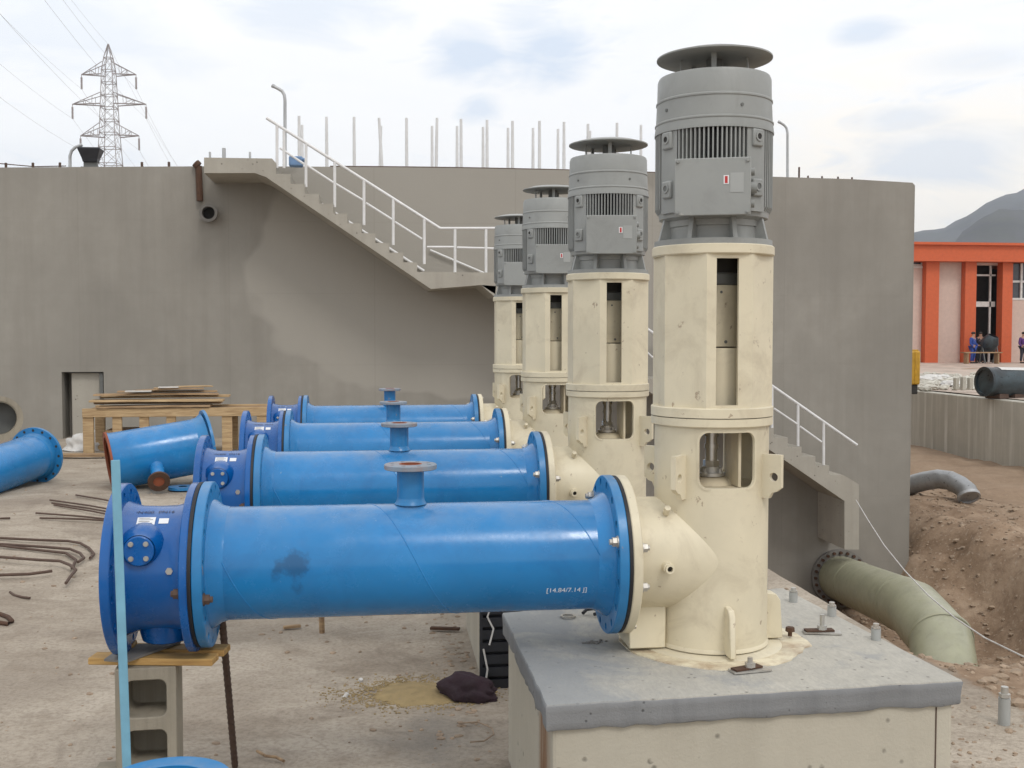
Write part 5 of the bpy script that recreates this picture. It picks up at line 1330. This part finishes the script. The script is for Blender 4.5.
# facade wall as panels between pillars; opening between px 972 and 997
def X(px): return Bp(px, 300)[0]
period = X(1062) - X(922)
for k in range(-1, 4):
    o_ = k * period
    for (a, b_) in ((922, 935), (961, 972), (998, 1008)):
        bb('pillar', X(a) + o_, X(b_) + o_, zg, zf, BY - 0.45, BY + 0.15, M['orange'])
    bb('wall_panel', X(935) + o_ + 0.01, X(961) + o_ - 0.01, zg, zf, BY, BY + 0.25, M['beige'])
    # tall glazed opening
    f = bb('door_opening', X(972) + o_, X(998) + o_, zf - 0.15, zf, BY + 0.1, BY + 0.25, M['beige'])
    w0, w1 = X(972) + o_, X(998) + o_
    zc1 = Bp(980, 304)[1]; 
    bb('transom', w0, w1, zc1 - 0.15, zc1 + 0.15, BY + 0.3, BY + 0.45, M['bag'], f)
    bb('mullion', w1 - 0.35, w1 - 0.25, zg, zf - 0.15, BY + 0.3, BY + 0.4, M['bag'], f)
    bb('upper_bar', w0, w1, Bp(980, 274)[1] - 0.1, Bp(980, 274)[1], BY + 0.3, BY + 0.4, M['bag'], f)
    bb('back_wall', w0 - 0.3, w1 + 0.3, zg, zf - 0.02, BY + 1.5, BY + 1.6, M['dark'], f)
    # window bay
    b0, b1 = X(1008) + o_, X(1000) + o_ + period - (X(1000) - X(1000)) 
    b1 = X(922) + o_ + period
    zs = Bp(1015, 300)[1] if k >= 0 else zf - 0.35
    bb('wall_panel', b0 + 0.01, b1 - 0.01, zg, zs, BY, BY + 0.25, M['beige'])
    wf = bb('window', b0 + 0.01, b1 - 0.01, zs + 0.003, zs + 0.12, BY - 0.03, BY + 0.2, M['bag'])
    bb('window_pane', b0 + 0.01, b1 - 0.01, zs + 0.12, zf - 0.02, BY + 0.15, BY + 0.18, M['glass'], wf)
    zm = (zs + zf) / 2
    bb('window_bar', b0 + 0.01, b1 - 0.01, zm - 0.06, zm + 0.06, BY + 0.05, BY + 0.14, M['bag'], wf)
    nb = 4
    for j in range(nb + 1):
        xx = b0 + (b1 - b0) * j / nb; bb('window_bar', max(b0 + .01, xx - 0.06), min(b1 - .01, xx + 0.06), zs + 0.12, zf - 0.02, BY + 0.03, BY + 0.13, M['bag'], wf)


# people in front of the building
def person(label, loc, rz, pose, top, trousers):
    t_ = thing('person', label, 'person', loc); t_.rotation_euler.z = rz
    J = pose
    def skin(nm, verts, edges, radii, m_, par, lv=2):
        me = bpy.data.meshes.new(nm); me.from_pydata([Vector(v) for v in verts], edges, []); o = bpy.data.objects.new(nm, me); col.objects.link(o)
        md = o.modifiers.new('skin', 'SKIN'); 
        for i_, r_ in enumerate(radii): me.skin_vertices[0].data[i_].radius = (r_, r_)
        me.skin_vertices[0].data[0].use_root = True
        s_ = o.modifiers.new('sub', 'SUBSURF'); s_.levels = 1; s_.render_levels = lv
        md.use_smooth_shade = True
        bpy.context.view_layer.update()
        nm_ = bpy.data.meshes.new_from_object(o.evaluated_get(bpy.context.evaluated_depsgraph_get())); o.modifiers.clear(); o.data = nm_
        nm_.materials.clear(); nm_.materials.append(m_); o.parent = par; return o
    V = [J['pelvis'], J['chest'], J['neck'], J['head'], J['crown'], J['ls'], J['le'], J['lw'], J['lh'], J['rs'], J['re'], J['rw'], J['rh'], J['lhip'], J['lk'], J['la'], J['lt'], J['rhip'], J['rk'], J['ra'], J['rt']]
    E = [(0, 1), (1, 2), (2, 3), (3, 4), (1, 5), (5, 6), (6, 7), (7, 8), (1, 9), (9, 10), (10, 11), (11, 12), (0, 13), (13, 14), (14, 15), (15, 16), (0, 17), (17, 18), (18, 19), (19, 20)]
    Rd = [0.15, 0.165, 0.06, 0.095, 0.075, 0.07, 0.05, 0.035, 0.03, 0.07, 0.05, 0.035, 0.03, 0.1, 0.065, 0.045, 0.04, 0.1, 0.065, 0.045, 0.04]
    skin('body', V, E, Rd, M['skin'], t_)
    Rt = [0.17, 0.185, 0.08, 0.085, 0.065, 0.05, 0.085, 0.065, 0.05]
    skin('work_jacket', [J['pelvis'], J['chest'], Vector(J['chest']).lerp(Vector(J['neck']), .6), J['ls'], J['le'], J['lw'], J['rs'], J['re'], J['rw']], [(0, 1), (1, 2), (1, 3), (3, 4), (4, 5), (1, 6), (6, 7), (7, 8)], Rt, top, t_)
    skin('trousers', [J['pelvis'], J['lhip'], J['lk'], J['la'], J['rhip'], J['rk'], J['ra']], [(0, 1), (1, 2), (2, 3), (0, 4), (4, 5), (5, 6)], [0.168, 0.115, 0.082, 0.065, 0.115, 0.082, 0.065], trousers, t_)
    mb = MB(); h = Vector(J['crown']); res = bmesh.ops.create_icosphere(mb.bm, subdivisions=3, radius=0.108)
    for v in res['verts']: v.co = Vector((v.co.x * 0.95, v.co.y * 1.08 + 0.01, v.co.z * 0.75)) + h + Vector((0, 0.0, 0.0))
    mb.build('hair', M['hair'], t_)
    for nm in ('lt', 'rt'):
        mb = MB(); q = Vector(J[nm]); mb.box(q + Vector((0, 0.05, -0.01)), (0.1, 0.27, 0.08)); mb.build('shoe', M['dark'], t_, bevel=0.03, seg=2)
    return t_
stand = dict(pelvis=(0, 0, 0.95), chest=(0, 0.02, 1.32), neck=(0, -0.01, 1.50), head=(0, -0.03, 1.60), crown=(0, -0.02, 1.70), ls=(-0.20, 0.01, 1.40), le=(-0.27, 0.02, 1.12), lw=(-0.24, -0.16, 0.93), lh=(-0.22, -0.23, 0.90), rs=(0.20, 0.01, 1.40), re=(0.28, 0.0, 1.12), rw=(0.22, -0.2, 1.0), rh=(0.2, -0.28, 1.0), lhip=(-0.10, 0, 0.88), lk=(-0.12, -0.02, 0.48), la=(-0.13, 0.03, 0.1), lt=(-0.13, -0.12, 0.05), rhip=(0.10, 0, 0.88), rk=(0.13, -0.03, 0.48), ra=(0.14, 0.05, 0.1), rt=(0.15, -0.10, 0.05))
gz = zg
q = aty(972.5, 366, BY - 1.6); person('person in bright blue overalls standing at the tall opening of the orange building', (q.x, q.y, 0.1), 0.6, stand, M['bluecloth'], M['bluecloth'])
q = aty(980, 366, BY - 1.2); person('person in dark clothes just right of the one in blue overalls', (q.x, q.y, 0.1), -0.5, stand, M['darkcloth'], M['darkcloth'])
q = aty(1023, 360, BY - 2.0); person('person in purple jacket at the right edge before the orange building', (q.x, q.y, 0.1), 0.2, stand, simple('purple_cloth', (0.09, 0.03, 0.16), 0.85), M['darkcloth'])
q = aty(989, 366, BY - 1.6)
t_ = thing('cement_mixer', 'dark drum mixer standing right of the people by the opening', 'mixer', (q.x, q.y, 0.1))
mb = MB(); mb.lathe([(0.22, -0.5), (0.45, -0.2), (0.47, 0.15), (0.3, 0.5), (0.27, 0.5)], (0, 0, 1.1), Vector((0.25, -0.4, 1)), 28, cap=(True, False)); mb.build('drum', M['blackpipe'], t_)
for sx in (-0.4, 0.4):
    mb = MB(); mb.tube([(sx, -0.3, 0), (sx * 1.1, 0, 1.1), (sx, 0.3, 0)], 0.035, 8); mb.build('leg', M['dgray'], t_)
# low plank table
q = aty(978, 362, BY - 2.6)
t_ = thing('work_bench', 'low pale work bench in front of the people by the opening', 'bench', (q.x + .2, q.y, 0.1))
mb = MB(); mb.box((0, 0, 0.62), (2.2, 0.5, 0.06)); mb.build('top', M['owood'], t_, smooth=0)
for sx in (-0.9, 0.9):
    mb = MB(); mb.box((sx, 0, 0.3), (0.08, 0.4, 0.6)); mb.build('leg', M['owood'], t_, smooth=0)

# ------------------------------------------------------------------ haze box
HAZE = 0.00016
if HAZE:
    mb = MB(); mb.box((0, 1650, 200), (6400, 4000, 420)); me_o = None
    hm = bpy.data.materials.new('haze_air'); hm.use_nodes = True; t = hm.node_tree
    for n_ in list(t.nodes):
        if n_.type == 'BSDF_PRINCIPLED': t.nodes.remove(n_)
    pv = t.nodes.new('ShaderNodeVolumePrincipled'); pv.inputs['Color'].default_value = (0.78, 0.87, 1.0, 1); pv.inputs['Density'].default_value = HAZE
    outn = [n_ for n_ in t.nodes if n_.type == 'OUTPUT_MATERIAL'][0]; t.links.new(pv.outputs[0], outn.inputs['Volume'])
    tag(mb.build('haze', hm, smooth=0), kind='stuff')

# ------------------------------------------------------------------ sky and light
SUN_EL, SUN_AZ = R(50), R(160)      # azimuth clockwise from +y
w = bpy.data.worlds.new('World'); scene.world = w; w.use_nodes = True
t = w.node_tree
for n_ in list(t.nodes): t.nodes.remove(n_)
out = t.nodes.new('ShaderNodeOutputWorld')
sky = N(t, 'ShaderNodeTexSky', sky_type='NISHITA', sun_disc=False); sky.sun_elevation = SUN_EL; sky.sun_rotation = SUN_AZ; sky.air_density = 1.0; sky.dust_density = 2.0
bg1 = N(t, 'ShaderNodeBackground'); bg1.inputs['Strength'].default_value = 0.10; t.links.new(sky.outputs[0], bg1.inputs['Color'])
tc = N(t, 'ShaderNodeTexCoord')
vn = tc.outputs['Generated']
mp = N(t, 'ShaderNodeMapping'); mp.inputs['Scale'].default_value = (1.0, 1.0, 3.2); t.links.new(vn, mp.inputs['Vector'])
n1 = noise(t, mp.outputs[0], 3.2, 8, 0.6, 0.5); n2 = noise(t, mp.outputs[0], 9.0, 7, 0.6, 0.8)
# cloud radiance: bright cream toward the right horizon, whitish elsewhere, blue-gray wisps
ccol = ramp(t, n1, [(0.30, (0.94, 0.96, 0.99)), (0.48, (1.01, 1.015, 1.02)), (0.70, (1.06, 1.05, 1.04))])
def blob(px, py, rad, vec=vn, ex=1.0, ey=1.0):
    d = ray(px, py).normalized()
    sb = N(t, 'ShaderNodeVectorMath', operation='SUBTRACT'); t.links.new(vec, sb.inputs[0]); sb.inputs[1].default_value = d
    dr = N(t, 'ShaderNodeVectorMath', operation='DOT_PRODUCT'); t.links.new(sb.outputs[0], dr.inputs[0]); dr.inputs[1].default_value = rgt
    du = N(t, 'ShaderNodeVectorMath', operation='DOT_PRODUCT'); t.links.new(sb.outputs[0], du.inputs[0]); du.inputs[1].default_value = upv
    a = mth(t, 'DIVIDE', dr.outputs['Value'], ex * rad); b = mth(t, 'DIVIDE', du.outputs['Value'], ey * rad)
    dist = mth(t, 'SQRT', mth(t, 'ADD', mth(t, 'MULTIPLY', a, a), mth(t, 'MULTIPLY', b, b)))
    dist = mth(t, 'ADD', dist, mth(t, 'MULTIPLY', mth(t, 'SUBTRACT', n2, 0.5), 1.9))
    return ramp(t, dist, [(0.35, 1.0), (1.05, 0.0)])
warm = blob(930, 215, 0.16, ex=1.6)
ccol = mix(t, mth(t, 'MULTIPLY', warm, 0.8), ccol, (1.14, 1.05, 0.92))
wmid = blob(500, 110, 0.22, ex=1.3)
ccol = mix(t, mth(t, 'MULTIPLY', wmid, 0.5), ccol, (1.02, 1.01, 1.0))
gaps = None
for (px, py, r_, ex, ey, k) in ((470, 52, 0.038, 1.4, 0.75, .75), (550, 45, 0.045, 1.5, 0.8, .75), (480, 112, 0.02, 1.4, 0.8, .6), (866, 32, 0.022, 1.5, 0.6, .6), (300, 8, 0.05, 2.0, 0.6, .45), (905, 118, 0.02, 2.2, 0.8, .45), (940, 155, 0.045, 1.8, 0.65, .55), (985, 60, 0.03, 2, 0.5, .3), (60, 20, 0.07, 1.5, 0.8, .3)):
    g = mth(t, 'MULTIPLY', blob(px, py, r_, ex=ex, ey=ey), k); gaps = g if gaps is None else mth(t, 'MAXIMUM', gaps, g)
gen = ramp(t, n2, [(0.60, 0.0), (0.74, 0.30)])
gaps = mth(t, 'MAXIMUM', gaps, gen)
ccol = mix(t, mth(t, 'MULTIPLY', gaps, 0.95), ccol, (0.60, 0.715, 0.88))
bg2 = N(t, 'ShaderNodeBackground'); bg2.inputs['Strength'].default_value = 1.0; t.links.new(ccol, bg2.inputs['Color'])
mx = N(t, 'ShaderNodeMixShader'); mx.inputs[0].default_value = 0.94
t.links.new(bg1.outputs[0], mx.inputs[1]); t.links.new(bg2.outputs[0], mx.inputs[2]); t.links.new(mx.outputs[0], out.inputs[0])

sd = bpy.data.lights.new('sun', 'SUN'); sd.energy = 0.9; sd.angle = R(14); sd.color = (1.0, 0.96, 0.90)
so = bpy.data.objects.new('sun', sd); col.objects.link(so)
sv = Vector((math.sin(SUN_AZ) * math.cos(SUN_EL), math.cos(SUN_AZ) * math.cos(SUN_EL), math.sin(SUN_EL)))
so.rotation_euler = sv.to_track_quat('Z', 'Y').to_euler()

for o in bpy.data.objects:
    if '_world' in o: del o['_world']
    if '_org' in o: del o['_org']
scene.view_settings.view_transform = 'Standard'; scene.view_settings.look = 'None'
scene.view_settings.exposure = 0.23; scene.view_settings.gamma = 1.0
scene.render.engine = 'CYCLES'
scene.render.resolution_x = 1024; scene.render.resolution_y = 768
